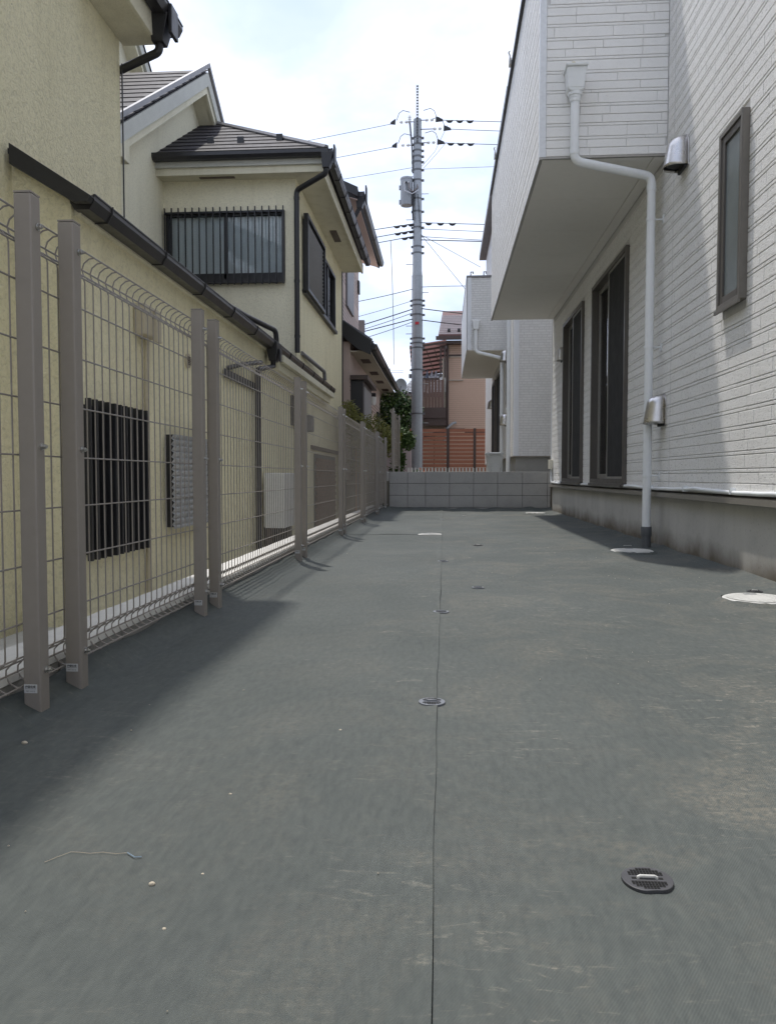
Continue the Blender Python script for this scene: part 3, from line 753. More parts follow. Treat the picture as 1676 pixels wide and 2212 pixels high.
single(MB().tube([(.985, 6.235, 3.715), (.985, 6.19, 3.745), (.985, 6.165, 3.735)], .020, 12), 'overflow_pipe', 'yellow_pvc', 'short yellow plastic overflow pipe above the balcony drain box', 'pipe', smooth=True)
# conduit along the foot of the wall
cd = thing('cable_conduit', 'white corrugated conduit and box along the foot of the right wall', 'conduit', (1.69, 8, .5))
pts = []
for i in range(150):
    y = 12.44 - i * .075
    pts.append((XB - .018 - .004 * nz3(y * 2, 1), y, .488 - .012 * abs(math.sin(y * 1.75)) + .003 * nz3(y * 4, 0)))
part(MB().tube([(XB - .02, 12.44, .69), (XB - .02, 12.44, .54), (XB - .02, 12.42, .50)] + pts, .0135, 10), 'conduit', 'white_pvc', cd, smooth=True)
part(MB().box(XB - .055, XB - .001, 12.36, 12.52, .695, .84), 'junction_box', 'ivory_pvc', cd, bevel=.006)
for i in range(9):
    y = 11.9 - i * .9
    if not (7.3 < y < 7.5): part(MB().box(XB - .036, XB - .0008, y - .008, y + .008, .465, .505), 'saddle', 'white_pvc', cd)

# ================================================================== covers in the ground
def lid(x, y, r, label):
    t = thing('manhole_cover', label, 'manhole', (x, y, .004), 'white basin covers along the right wall')
    z = sheet_h(x, y) + .003
    part(MB().lathe([(r, z), (r, z + .010), (r - .006, z + .013), (r - .012, z + .013)], (x, y, 0), 48), 'rim', 'lid_white', t, smooth=False)
    c = MB().lathe([(r - .015, z + .0135), (r - .015, z + .0165), (.001, z + .0175)], (x, y, 0), 48); part(c, 'lid', 'lid_white', t)
    rb = MB()
    for i in range(-4, 5):
        for j in range(-4, 5):
            px, py = i * r / 5.2, j * r / 5.2
            if px * px + py * py < (r * .8) ** 2 and not (abs(i) < 2 and abs(j) < 2): rb.box(x + px - .010, x + px + .010, y + py - .003, y + py + .003, z + .0165, z + .0178)
    part(rb, 'tread', 'lid_white', t)
    part(MB().box(x - .028, x + .028, y + r * .55, y + r * .55 + .018, z + .0166, z + .0186), 'lifting_slot', 'drain_grey', t)
    # torn edge of the sheet folded round the cover
    e = MB()
    for i in range(40):
        a0 = 2 * math.pi * i / 40; a1 = 2 * math.pi * (i + 1) / 40; f = lambda a: r + .004 + .004 * nz3(math.cos(a) * 3 + x, math.sin(a) * 3, 2)
        g = lambda a: .011 + .008 * nz3(math.cos(a) * 4 + x * 3, math.sin(a) * 4, 5)
        P_ = lambda a, rr, zz: (x + rr * math.cos(a), y + rr * math.sin(a), zz)
        e.quad(P_(a0, f(a0), z + g(a0)), P_(a1, f(a1), z + g(a1)), P_(a1, f(a1) + .03, z - .006), P_(a0, f(a0) + .03, z - .006))
    part(e, 'sheet_collar', 'sheet', t, smooth=True)
lid(1.405, 11.97, .152, 'white round basin cover beside the block wall')
lid(1.420, 5.935, .156, 'white round basin cover beside the downpipe foot, half in shade')
lid(1.425, 3.60, .150, 'white round basin cover cut by the right edge')

def drain(x, y, r, mat, label, tilt=0, peanut=.12, rot=0):
    z = sheet_h(x, y) + .0005
    t = thing('drain_cover', label, 'drain cover', (x, y, z), 'small slotted drain covers poking through the sheet')
    pts = []
    for i in range(48):
        a = 2 * math.pi * i / 48; rr = r * (1 - peanut * (math.exp(-((a - math.pi * 1.5) / .35) ** 2) + .6 * math.exp(-((a - math.pi * .5) / .4) ** 2)))
        pts.append((rr * math.cos(a + rot) * 1.0, rr * math.sin(a + rot)))
    mb = MB(); mb.prism([(x + p, y + q, z - .005) for p, q in pts], (0, 0, .010)); part(mb, 'plate', mat, t, bevel=.001)
    hs = MB(); hw = r * .052
    for i in range(-6, 7):
        for j in range(-5, 6):
            px, py = i * r * .125, j * r * .145
            if abs(j) <= 1 or px * px / (.80 * r) ** 2 + py * py / (.78 * r) ** 2 > 1: continue
            hs.box(x + px - hw, x + px + hw, y + py - hw * 1.1, y + py + hw * 1.1, z + .0049, z + .0056)
    for sx in (-1, 1): hs.box(x + sx * r * .52 - r * .09, x + sx * r * .52 + r * .09, y - r * .06, y + r * .06, z + .0049, z + .0056)
    part(hs, 'slots', 'drain_hole', t)
    h = r * .36
    part(MB().tube([(x - h, y, z + .004), (x - h, y, z + .0068), (x - h + .003, y, z + .0082), (x + h - .003, y, z + .0082), (x + h, y, z + .0068), (x + h, y, z + .004)], .0024, 8), 'handle', 'lid_white' if mat == 'drain_black' else 'drain_grey', t, smooth=True)
drain(.290, 1.095, .0355, 'drain_black', 'black slotted drain cover with white handle nearest the camera', 0, .13, .12)
drain(-.028, 1.953, .034, 'drain_grey', 'grey slotted drain cover on the seam, second from the camera')
drain(-.009, 3.265, .034, 'drain_grey', 'grey slotted drain cover on the seam, third from the camera')
drain(.178, 3.98, .032, 'drain_grey', 'grey slotted drain cover right of the seam, fourth from the camera')
drain(-.004, 5.25, .034, 'drain_grey', 'thin looking grey drain cover on the seam halfway down the yard')
drain(.290, 6.49, .040, 'drain_black', 'dark drain cover right of the seam halfway down the yard')
drain(1.56, 3.98, .038, 'drain_black', 'black drain cover at the foot of the right wall')
for (x, y, lb) in ((1.50, 6.42, 'small pale sheet pin beside the downpipe foot'), (-.02, 10.3, 'small white sheet pin on the seam near the block wall'), (.30, 11.1, 'small white sheet pin right of the seam near the block wall'), (1.52, 11.55, 'small white sheet pin near the far basin cover')):
    z = sheet_h(x, y) + .004
    single(MB().tube([(x - .03, y, z), (x - .028, y, z + .004), (x + .028, y, z + .005), (x + .03, y, z)], .003, 6), 'sheet_pin', 'lid_white', lb, 'pin', smooth=True)
# loose things lying on the sheet
def pebble(x, y, r, lb, grp=None):
    bm = bmesh.new(); bmesh.ops.create_icosphere(bm, subdivisions=2, radius=r); mb = MB()
    for v in bm.verts:
        k = 1 + .28 * nz3(v.co.x / r + x * 9, v.co.y / r + y * 9, v.co.z / r); mb.v.append((x + v.co.x * k, y + v.co.y * k * .9, sheet_h(x, y) + r * .55 + v.co.z * k * .62))
    mb.f = [tuple(v.index for v in f.verts) for f in bm.faces]; bm.free()
    return single(mb, 'pebble', 'pebble', lb, 'pebble', grp, smooth=True)
pebble(-.405, 1.03, .0047, 'largest tan pebble lying on the sheet at lower left', 'pebbles on the sheet')
pebble(-.350, .928, .0026, 'small yellowish pebble nearest the camera at lower left', 'pebbles on the sheet')
pebble(-.343, 1.062, .0022, 'small pale pebble right of the largest pebble', 'pebbles on the sheet')
pebble(-.379, 1.335, .0026, 'pale pebble beyond the piece of string', 'pebbles on the sheet')
pebble(-.87, 1.53, .0060, 'pale pebble near the foot of the nearest fence post', 'pebbles on the sheet')
pebble(-.228, 1.69, .0030, 'pale pebble in the middle of the left sheet', 'pebbles on the sheet')
cr_ = MB(); rnd = random.Random(5)
for i in range(170):
    y = rnd.uniform(.7, 6.5); x = rnd.uniform(-.8, 1.55)
    if nz3(x * 1.5, y * .8, 12) < .02: continue
    r = rnd.uniform(.0005, .0016) * (1 + .12 * y); z = sheet_h(x, y) + .003
    cr_.hexa([(x - r, y - r, z), (x + r, y - r * .7, z), (x + r * .8, y + r, z), (x - r * .6, y + r, z), (x - r * .5, y - r * .5, z + r), (x + r * .6, y - r * .4, z + r * 1.2), (x + r * .4, y + r * .5, z + r), (x - r * .3, y + r * .5, z + r * .9)])
single(cr_, 'grit', 'pebble', 'pale grit scattered over the dark ground sheet', 'grit', kind='stuff')
st = [(-.585, 1.075), (-.572, 1.092), (-.56, 1.106), (-.545, 1.106), (-.53, 1.104), (-.512, 1.109), (-.49, 1.106), (-.474, 1.110)]
tt = thing('string', 'frayed tan and blue piece of string on the sheet at lower left', 'string', (-.53, 1.1, .0))
part(MB().tube([(x, y, sheet_h(x, y) + .0035) for x, y in st], .0004, 5), 'strand', 'string_tan', tt)
part(MB().tube([(x, y, sheet_h(x, y) + .0038) for x, y in ((-.474, 1.110), (-.466, 1.104), (-.458, 1.098), (-.448, 1.100))], .0008, 5), 'blue_end', 'string_blue', tt)
#__PART2__
# ================================================================== CREAM HOUSE (left neighbour)
hA = thing('cream_house', 'cream stucco neighbour house with black gutters behind the mesh fence', 'house', (-4, 9, -.42))
XL, XM, XG = -2.30, -2.69, -4.40
LWIN = (4.78, 5.72, .07, 1.03); BWIN = (12.62, 16.24, 3.62, 4.76); SWIN = (11.56, 12.25, 1.35, 1.80)
m = MB(); wallX(m, XL, 4.70, 17.45, -.42, 2.27, [LWIN, SWIN, (12.62, 16.24, 9, 9.1)][:2], .10, 1)
wallX(m, XL, 12.05, 17.45, 2.27, 5.25, [BWIN], .10, 1)
m.quad((XL, 4.70, -.42), (XM, 4.70, -.42), (XM, 4.70, 2.55), (XL, 4.70, 2.27))
m.quad((XL, 17.45, -.42), (-8, 17.45, -.42), (-8, 17.45, 5.25), (XL, 17.45, 5.25))
wl_ = part(m, 'wall', 'stucco_cream', hA)
m = MB(); wallX(m, XM, 5.60, 6.39, -.42, 4.62, (), .1, 1)
m.quad((XM, 6.39, 2.0), (-8, 6.39, 2.0), (-8, 6.39, 4.62), (XM, 6.39, 4.62))
wallX(m, XM + .014, -5, 5.60, -.42, 5.1, (), .1, 1); m.quad((XM, 5.60, -.42), (XM + .014, 5.60, -.42), (XM + .014, 5.60, 5.1), (XM, 5.60, 5.1))
m.quad((XM + .014, -5, -.42), (-8, -5, -.42), (-8, -5, 5.1), (XM + .014, -5, 5.1))
part(m, 'wall', 'stucco_cream', hA)
BW = (-4.36, -2.47, 3.62, 4.70)
m = MB(); wallY(m, 12.05, XG - .0, XL, 1.9, 5.25, [BW], .10)
part(m, 'wall', 'stucco_cream_fine', hA)
m = MB(); m.poly([(XG, 6.39, 1.9), (XG, 18, 1.9), (XG, 18, 5.0), (XG, 16.9, 5.0), (XG, 13.4, 7.35), (XG, 9.95, 5.0), (XG, 6.39, 5.0)])
part(m, 'gable_wall', 'stucco_cream_fine', hA)
# lean-to roof and its verge
def slab(mb, a, b, c, d, t):
    a, b, c, d = map(Vector, (a, b, c, d)); n = (b - a).cross(d - a).normalized() * t
    if n.z > 0: n = -n
    mb.hexa([a + n, b + n, c + n, d + n, a, b, c, d])
m = MB(); slab(m, (-2.19, 4.66, 2.29), (-2.19, 6.40, 2.29), (XM, 6.40, 2.60), (XM, 4.66, 2.60), .03); part(m, 'lean_to_roof', 'roof_slate', hA)
m = MB(); slab(m, (-2.19, 6.401, 2.29), (-2.19, 12.04, 2.29), (XG, 12.04, 3.65), (XG, 6.401, 3.65), .03); slab(m, (-2.19, 12.041, 2.29), (-2.19, 15.1, 2.29), (XL, 15.1, 2.37), (XL, 12.041, 2.37), .03)
part(m, 'lean_to_roof', 'roof_slate', hA)
m = MB(); m.prism([(-2.13, 4.655, 2.27), (-2.15, 4.655, 2.235), (-2.24, 4.655, 2.235), (-2.64, 4.655, 2.475), (-2.64, 4.655, 2.60)], (0, -.05, 0)); part(m, 'verge_board', 'black_metal', hA, bevel=.004)
def gutter_y(X, y0, y1, z, w=.13, h=.085, mat='black_gutter', parent=hA, step=.98, out=1):
    g = MB(); o = out
    sec = [(X - o * w, z), (X - o * w, z - h * .5), (X - o * w * .82, z - h), (X - o * w * .22, z - h), (X, z - h * .35), (X, z), (X + o * .006, z), (X + o * .006, z + .008), (X - o * .012, z + .008), (X - o * .012, z - .01), (X - o * w * .5, z - h * .8), (X - o * (w - .008), z - h * .4), (X - o * (w - .008), z)]
    g.prism([(x, y0, zz) for x, zz in sec], (0, y1 - y0, 0))
    q = [(X - o * w, z), (X - o * w, z - h * .5), (X - o * w * .82, z - h), (X - o * w * .22, z - h), (X, z - h * .35), (X, z)]
    for yy in (y0 - .004, y1): g.prism([(x, yy, zz) for x, zz in q], (0, .004, 0))
    gt = part(g, 'gutter', mat, parent)
    y = y0 + .25
    while y < y1:
        b = MB(); b.tube([(X - o * w * .82, y, z - h - .003), (X - o * w * .2, y, z - h - .003), (X + o * .004, y, z - h * .35), (X + o * .007, y, z + .012)], .006, 5); y += step
        part(b, 'gutter_bracket', 'black_metal', gt)
    return gt
gutter_y(-2.145, 4.69, 15.30, 2.30, .155, .085)
m = MB(); m.box(-2.302, -2.26, 4.74, 15.02, 2.20, 2.27); part(m, 'eave_board', 'stucco_eave', hA)
m = MB(); m.box(-2.302, -2.13, 10.25, 15.04, 2.10, 2.195); m.box(-2.302, -2.19, 10.25, 14.90, 1.99, 2.0995); part(m, 'cornice', 'stucco_eave', hA, bevel=.006)
# leader of the lean-to gutter
m = MB(); m.hexa([(-2.24, 9.85, 2.06), (-2.15, 9.85, 2.06), (-2.15, 10.02, 2.06), (-2.24, 10.02, 2.06), (-2.28, 9.80, 2.30), (-2.12, 9.80, 2.30), (-2.12, 10.08, 2.30), (-2.28, 10.08, 2.30)])
m.box(-2.128, -2.105, 9.92, 10.02, 2.06, 2.22); part(m, 'hopper', 'black_metal', hA, bevel=.006)
a = (-2.20, 9.93, 2.08); b = (-2.235, 9.22, 1.86); c = (-2.235, 9.22, -.40)
part(MB().tube([a, (-2.2, 9.93, 2.0), *bend((-2.2, 9.93, 2.0), b, c), c], .034, 10), 'downpipe', 'black_metal', hA, smooth=True)
part(MB().box(-2.285, -2.27, 7.95, 9.3, 1.61, 1.70), 'black_bracket', 'black_metal', hA)
part(MB().tube([(-2.30, 8.1, 1.72), (-2.22, 8.5, 1.82), (-2.20, 9.25, 1.95)], .026, 8), 'offset_pipe', 'black_metal', hA, smooth=True)
# pipe lying on the lean-to roof
part(MB().tube([(-2.50, 8.95, 2.56), (-2.40, 9.3, 2.52), *bend((-2.4, 9.3, 2.52), (-2.17, 9.95, 2.46), (-2.165, 9.98, 2.30)), (-2.165, 9.98, 2.30)], .034, 10), 'roof_pipe', 'black_gutter', hA, smooth=True)
part(MB().tube([(-2.28, 12.4, 2.56), (-2.22, 13.6, 2.52), *bend((-2.22, 13.6, 2.52), (-2.18, 14.1, 2.49), (-2.18, 14.15, 2.36)), (-2.18, 14.15, 2.34)], .034, 10), 'roof_pipe', 'roof_trim', hA, smooth=True)
# near upper storey eaves
part(MB().box(XM + .001, -2.41, 5.66, 6.47, 4.18, 4.215), 'soffit', 'stucco_eave', hA)
part(MB().box(-2.4095, -2.37, 5.66, 6.475, 4.16, 4.34), 'fascia', 'stucco_eave', hA, bevel=.006)
gutter_y(-2.23, 5.66, 6.62, 4.40, .135, .085)
m = MB(); m.hexa([(-2.385, 6.30, 4.12), (-2.29, 6.30, 4.12), (-2.29, 6.42, 4.12), (-2.385, 6.42, 4.12), (-2.40, 6.27, 4.33), (-2.235, 6.27, 4.33), (-2.235, 6.45, 4.33), (-2.40, 6.45, 4.33)]); m.box(-2.235, -2.205, 6.28, 6.44, 4.17, 4.40); part(m, 'hopper', 'black_metal', hA, bevel=.006)
a = (-2.34, 6.36, 4.13); b = (-2.34, 6.36, 4.06); c = (-2.70, 6.43, 3.965)
part(MB().tube([a, *bend(a, b, c, 5, .04), c, (-2.78, 6.44, 3.95)], .033, 12), 'downpipe', 'black_metal', hA, smooth=True)
part(MB().tube([(-2.675, 6.402, 4.0), (-2.675, 6.402, 2.72)], .0065, 6), 'drip_cable', 'black_metal', hA)
m = MB(); slab(m, (-2.23, 5.66, 4.42), (-2.23, 6.60, 4.42), (-5, 6.60, 5.9), (-5, 5.66, 5.9), .05); part(m, 'roof', 'roof_slate', hA)
# main roof of the near wing, wide eaves
m = MB(); slab(m, (-1.62, -6, 5.16), (-1.62, 5.06, 5.16), (-6, 5.06, 7.2), (-6, -6, 7.2), .05); m.box(-2.7, -1.64, -6, 5.05, 5.02, 5.06); part(m, 'roof', 'roof_slate', hA)
# gable wing roof
def courses(parent, A, B, C, D, n, th=.016, mat='roof_slate', name='roof_course'):
    """roof slope A-B (eave) up to D-C (top), laid in n courses with stepped edges"""
    A, B, C, D = map(Vector, (A, B, C, D)); nrm = (B - A).cross(D - A).normalized()
    if nrm.z < 0: nrm = -nrm
    for i in range(n):
        t0, t1 = i / n, (i + 1) / n + .01
        a, b = A.lerp(D, t0), B.lerp(C, t0); c, d = B.lerp(C, min(t1, 1)), A.lerp(D, min(t1, 1))
        if (c - d).length < .03: c = d + (b - a).normalized() * .03
        m = MB(); m.hexa([a - nrm * .01, b - nrm * .01, c - nrm * .01, d - nrm * .01, a + nrm * th, b + nrm * th, c + nrm * .002, d + nrm * .002]); part(m, name, mat, parent)
EV = -4.10
m = MB(); slab(m, (EV, 9.55, 4.93), (-9, 9.55, 4.93), (-9, 13.4, 7.55), (EV, 13.4, 7.55), .06); slab(m, (EV, 17.2, 4.93), (-9, 17.2, 4.93), (-9, 13.4, 7.551), (EV, 13.4, 7.551), .06)
rf = part(m, 'gable_roof', 'roof_slate', hA)
courses(rf, (EV + .02, 9.53, 4.95), (-9, 9.53, 4.95), (-9, 13.42, 7.60), (EV + .02, 13.42, 7.60), 12)
part(MB().hexa([(EV + .005, 9.5, 4.97), (EV + .055, 9.5, 4.97), (EV + .055, 13.41, 7.63), (EV + .005, 13.41, 7.63), (EV + .005, 9.5, 5.05), (EV + .055, 9.5, 5.05), (EV + .055, 13.41, 7.71), (EV + .005, 13.41, 7.71)]), 'verge_cap', 'roof_trim', rf)
part(MB().hexa([(EV + .005, 17.2, 4.97), (EV + .055, 17.2, 4.97), (EV + .055, 13.42, 7.63), (EV + .005, 13.42, 7.63), (EV + .005, 17.2, 5.05), (EV + .055, 17.2, 5.05), (EV + .055, 13.42, 7.71), (EV + .005, 13.42, 7.71)]), 'verge_cap', 'roof_trim', rf)
def vboard(x0, x1, dz0, dz1, nm):
    m = MB()
    m.prism([(x0, 9.62, 4.97 + dz1), (x0, 9.62, 4.97 + dz0), (x0, 13.4, 7.55 + dz0), (x0, 17.1, 5.02 + dz0), (x0, 17.1, 5.02 + dz1), (x0, 13.4, 7.55 + dz1)], (x1 - x0, 0, 0))
    return m
part(vboard(EV - .03, EV + .03, -.235, -.005, ''), 'verge_board', 'verge_grey', hA)
part(vboard(EV - .05, EV - .002, -.36, -.2355, ''), 'verge_board', 'stucco_eave', hA)
part(vboard(XG + .001, EV - .051, -.33, -.30, ''), 'verge_soffit', 'stucco_eave', hA)
part(MB().box(-9, EV + .028, 9.60, 9.95, 4.62, 4.95), 'eave_box', 'stucco_eave', hA, bevel=.01)
m = MB(); m.box(-9, EV - .02, 9.46, 9.595, 4.88, 4.97); m.box(-9, EV + .0, 9.44, 9.475, 4.95, 4.98); part(m, 'gutter', 'black_gutter', hA, bevel=.006)
# rear gable rising above
m = MB(); m.poly([(-6.2, 12.2, 6.5), (-6.2, 16.2, 6.5), (-6.2, 16.2, 8.0), (-6.2, 14.6, 9.25), (-6.2, 12.2, 7.5)]); part(m, 'gable_wall', 'stucco_eave', hA)
m = MB(); m.prism([(-5.9, 14.3, 9.45), (-5.9, 16.7, 7.55), (-5.9, 16.7, 7.78), (-5.9, 14.3, 9.68), (-5.9, 11.8, 7.75), (-5.9, 11.8, 7.52)], (-.07, 0, 0)); part(m, 'verge_board', 'verge_grey', hA)
m = MB(); m.prism([(-5.95, 14.3, 9.33), (-5.95, 16.6, 7.51), (-5.95, 16.6, 7.6), (-5.95, 14.3, 9.44), (-5.95, 11.9, 7.6), (-5.95, 11.9, 7.51)], (-.3, 0, 0)); part(m, 'verge_soffit', 'stucco_eave', hA)
m = MB(); slab(m, (-5.88, 14.3, 9.73), (-5.88, 16.8, 7.76), (-9, 16.8, 7.76), (-9, 14.3, 9.73), .04); slab(m, (-5.88, 14.3, 9.731), (-5.88, 11.7, 7.72), (-9, 11.7, 7.72), (-9, 14.3, 9.731), .04); part(m, 'rear_roof', 'roof_slate', hA)
# window block: hip roof, soffit, fascia, gutters
EX, EY, EZ = -1.76, 11.66, 5.44
AP = (XG, 14.30, EZ + 1.66)
m = MB(); m.poly([(XG, EY, EZ), (EX, EY, EZ), AP]); m.poly([(EX, EY, EZ), (EX, 17.75, EZ), (XG, 17.75, EZ + 1.66), AP])
hr = part(m, 'hip_roof', 'roof_slate', hA)
courses(hr, (XG + .01, EY - .02, EZ + .005), (EX + .02, EY - .02, EZ + .005), (XG + .03, 14.30, EZ + 1.68), (XG + .01, 14.30, EZ + 1.68), 10)
part(MB().tube([(EX, EY, EZ + .04), (XG, 14.3, EZ + 1.70)], .045, 6), 'hip_cap', 'roof_trim', hr)
for (x, y) in ((-3.72, 12.35), (-3.22, 12.30), (-2.62, 12.42)):
    z = EZ + (y - EY) * .63
    part(MB().hexa([(x - .05, y - .05, z), (x + .05, y - .05, z), (x + .05, y + .03, z + .03), (x - .05, y + .03, z + .03), (x - .05, y - .05, z + .10), (x + .05, y - .05, z + .10), (x + .05, y - .03, z + .11), (x - .05, y - .03, z + .11)]), 'snow_guard', 'black_metal', hr)
m = MB(); m.box(XG + .001, -1.87, 11.80, 12.049, 5.19, 5.215); m.box(XL + .001, -1.87, 12.0495, 17.6, 5.19, 5.215); part(m, 'soffit', 'stucco_eave', hA)
m = MB(); m.box(XG + .001, -1.83, 11.745, 11.799, 5.165, 5.36); m.box(-1.869, -1.83, 11.7995, 17.62, 5.165, 5.36); part(m, 'fascia', 'stucco_eave', hA, bevel=.006)
m = MB(); m.box(XG + .001, -1.80, 11.70, 11.7445, 5.27, 5.36); part(m, 'fascia', 'verge_grey', hA)
g = MB(); sec = [(11.70, 5.43), (11.70, 5.39), (11.68, 5.345), (11.60, 5.345), (11.565, 5.385), (11.565, 5.435), (11.56, 5.445), (11.585, 5.445)]
g.prism([(XG - .06, y, z) for y, z in sec], (2.74, 0, 0)); part(g, 'gutter', 'black_gutter', hA)
gutter_y(-1.665, 11.60, 17.68, 5.44, .135, .09, step=.75)
m = MB(); m.hexa([(-1.80, 11.52, 5.14), (-1.70, 11.52, 5.14), (-1.70, 11.64, 5.14), (-1.80, 11.64, 5.14), (-1.82, 11.50, 5.36), (-1.63, 11.50, 5.36), (-1.63, 11.68, 5.36), (-1.82, 11.68, 5.36)]); m.box(-1.635, -1.61, 11.5, 11.66, 5.18, 5.46); part(m, 'hopper', 'black_metal', hA, bevel=.006)
a = (-1.75, 11.58, 5.15); b = (-1.76, 11.60, 5.08); c = (-2.27, 11.97, 4.98); d = (-2.27, 11.97, 2.5)
part(MB().tube([a, *bend(a, b, c, 5, .05), *bend(b, c, d, 5, .07), d], .042, 12), 'downpipe', 'black_metal', hA, smooth=True)
for z in (4.86, 3.6, 2.75): part(MB().lathe([(.047, -.02), (.047, .02)], (-2.27, 11.97, z), 12), 'pipe_clip', 'black_metal', hA)
for (x, y, lx, ly) in ((-3.5, 11.93, .55, .07),): part(MB().box(x - lx / 2, x + lx / 2, y - ly / 2, y + ly / 2, 5.182, 5.189), 'soffit_vent', 'brown_alu', hA)
part(MB().box(-2.15, -2.02, 14.6, 15.3, 5.182, 5.189), 'soffit_vent', 'brown_alu', hA)
# barred window of the block (faces the camera)
def bars_y(wp, Y, x0, x1, z0, z1, n, w=.016):
    me = MB().box(-w / 2, w / 2, -.014, .014, z0, z1).mesh('bar')
    for i in range(n): inst(me, 'bar', wp, (x0 + (x1 - x0) * i / (n - 1), Y, 0), mat='black_metal')
a, b, c, d = BW; f = MB(); ring(f, 'y', 12.03, 12.12, a, b, c, d, .05); f.box((a + b) / 2 - .025, (a + b) / 2 + .025, 12.06, 12.10, c + .05, d - .05); f.box(a, b, 11.975, 12.029, c - .03, c + .02); f.box(a, b, 11.985, 12.029, d - .03, d + .0)
f.box(a + .05, b - .05, 12.06, 12.115, c + .05, c + .14)
bw = part(f, 'barred_window', 'black_metal', hA, label='upstairs window with white curtains behind upright black bars')
bars_y(bw, 11.955, a + .01, b - .01, c - .06, d + .05, 18)
part(MB().box(a + .05, b - .05, 12.085, 12.09, c + .14, d - .05), 'pane', 'glass', bw)
cu = MB()
for i in range(70):
    x0 = a + (b - a) * i / 70; x1 = a + (b - a) * (i + 1) / 70; q = lambda k: 12.128 + .014 * math.sin(k * .9) + .008 * math.sin(k * .37)
    cu.quad((x0, q(i), c - .1), (x1, q(i + 1), c - .1), (x1, q(i + 1), d + .05), (x0, q(i), d + .05))
part(cu, 'curtain', 'curtain', bw, smooth=True)
part(MB().box(a - .2, b + .1, 12.22, 12.4, c - .2, d + .2), 'room', 'room_dark', bw)
# shuttered window on the side
a, b, c, d = BWIN; f = MB(); ring(f, 'x', XL - .06, XL + .035, a, b, c, d, .06); f.box(XL + .001, XL + .07, a - .05, b + .02, c - .06, c - .001)
bx = part(f, 'side_window', 'black_metal', hA, label='dark side window with a louvred shutter half closed')
ym = 14.38
m = MB(); ring(m, 'x', XL + .036, XL + .11, a - .10, ym, c - .03, d + .06, .055); part(m, 'shutter_frame', 'black_metal', bx)
me = MB().hexa([(.0, 0, -.018), (.012, 0, -.014), (.012, ym - a - .02, -.014), (.0, ym - a - .02, -.018), (.03, 0, .012), (.042, 0, .016), (.042, ym - a - .02, .016), (.03, ym - a - .02, .012)]).mesh('louvre_slat')
for i in range(16): inst(me, 'louvre_slat', bx, (XL + .038, a - .03, c + .07 + i * .0675), mat='transformer')
part(MB().box(XL - .03, XL - .022, ym, b - .06, c + .06, d - .06), 'pane', 'glass', bx)
part(MB().box(XL - .04, XL + .02, 15.25, 15.33, c + .06, d - .06), 'sash', 'black_metal', bx)
part(MB().box(XL - .9, XL - .101, a, b, c - .05, d + .05), 'room', 'room_dark', bx)
# ground floor barred window
a, b, c, d = LWIN; f = MB(); ring(f, 'x', XL - .07, XL + .03, a, b, c, d, .05); f.box(XL - .03, XL + .01, (a + b) / 2 - .02, (a + b) / 2 + .02, c + .05, d - .05)
f.box(XL + .031, XL + .034, a, b, c + .02, c + .06); f.box(XL + .031, XL + .034, a, b, d - .06, d - .02)
lw = part(f, 'barred_window', 'black_metal', hA, label='ground floor window behind thick upright black bars')
me = MB().box(-.016, .016, -.012, .012, c - .04, d + .04).mesh('bar')
for i in range(11): inst(me, 'bar', lw, (XL + .050, a + (b - a) * i / 10, 0), mat='black_metal')
part(MB().box(XL - .04, XL - .034, a + .05, b - .05, c + .05, d - .05), 'pane', 'glass', lw)
part(MB().box(XL - .12, XL - .102, a - .04, b + .1, c - .1, d + .1), 'blind', 'room_dark', lw)
# corrugated privacy sheet over the next window
m = MB(); nz_ = 46; hh = .78 / nz_
for i in range(nz_):
    q = lambda k: XL + .085 + .013 * math.sin(k * math.pi / 1.5)
    m.quad((q(i), 6.20, .14 + i * hh), (q(i), 7.22, .14 + i * hh), (q(i + 1), 7.22, .14 + (i + 1) * hh), (q(i + 1), 6.20, .14 + (i + 1) * hh))
pc = part(m, 'privacy_sheet', 'corrugated', hA, smooth=True, label='corrugated translucent sheet screening a window')
part(MB().box(XL + .002, XL + .065, 6.26, 7.20, .15, .92), 'window_frame', 'black_metal', pc)
for i in range(5): part(MB().box(XL + .100, XL + .104, 6.36 + i * .17, 6.372 + i * .17, .14, .92), 'rib', 'corrugated', pc)
# small items on the wall
part(MB().box(XL + .001, XL + .09, 5.64, 5.92, 1.63, 1.86), 'meter_box', 'meter_tan', hA, bevel=.01)
part(MB().box(XL + .0905, XL + .12, 5.80, 5.90, 1.60, 1.84), 'meter_lid', 'meter_tan', hA, bevel=.006)
part(MB().tube([(XL + .04, 5.80, 1.64), (XL + .035, 5.79, 1.2), (XL + .035, 5.79, -.42)], .020, 10), 'conduit', 'meter_tan', hA, smooth=True)
v = thing('air_vent', 'small round brown air vent on the cream wall', 'vent', (XL, 6.84, 1.55))
e = MB(); e.tube([(XL + .001, 6.84, 1.61), (XL + .018, 6.84, 1.61)], .065, 20); part(e, 'rim', 'meter_tan', v)
for i in range(5): part(MB().box(XL + .0185, XL + .024, 6.80, 6.88, 1.575 + i * .016, 1.583 + i * .016), 'louvre', 'brown_alu', v)
bo = thing('boiler', 'ivory water heater standing against the cream wall behind the fence', 'boiler', (XL + .15, 10.2, -.42))
part(MB().box(XL + .04, XL + .30, 9.62, 10.80, -.08, .62), 'casing', 'boiler_ivory', bo, bevel=.012)
part(MB().box(XL + .3005, XL + .315, 10.20, 10.76, -.04, .60), 'front_panel', 'boiler_ivory', bo, bevel=.006)
for i in range(3): part(MB().box(XL + .3155, XL + .322, 10.42 + i * .085, 10.49 + i * .085, .38, .44), 'vent_slot', 'drain_hole', bo)
m = MB()
for y in (9.75, 9.95, 10.2, 10.45, 10.6): m.tube([(XL + .17, y, -.08), (XL + .17, y, -.42)], .028, 8)
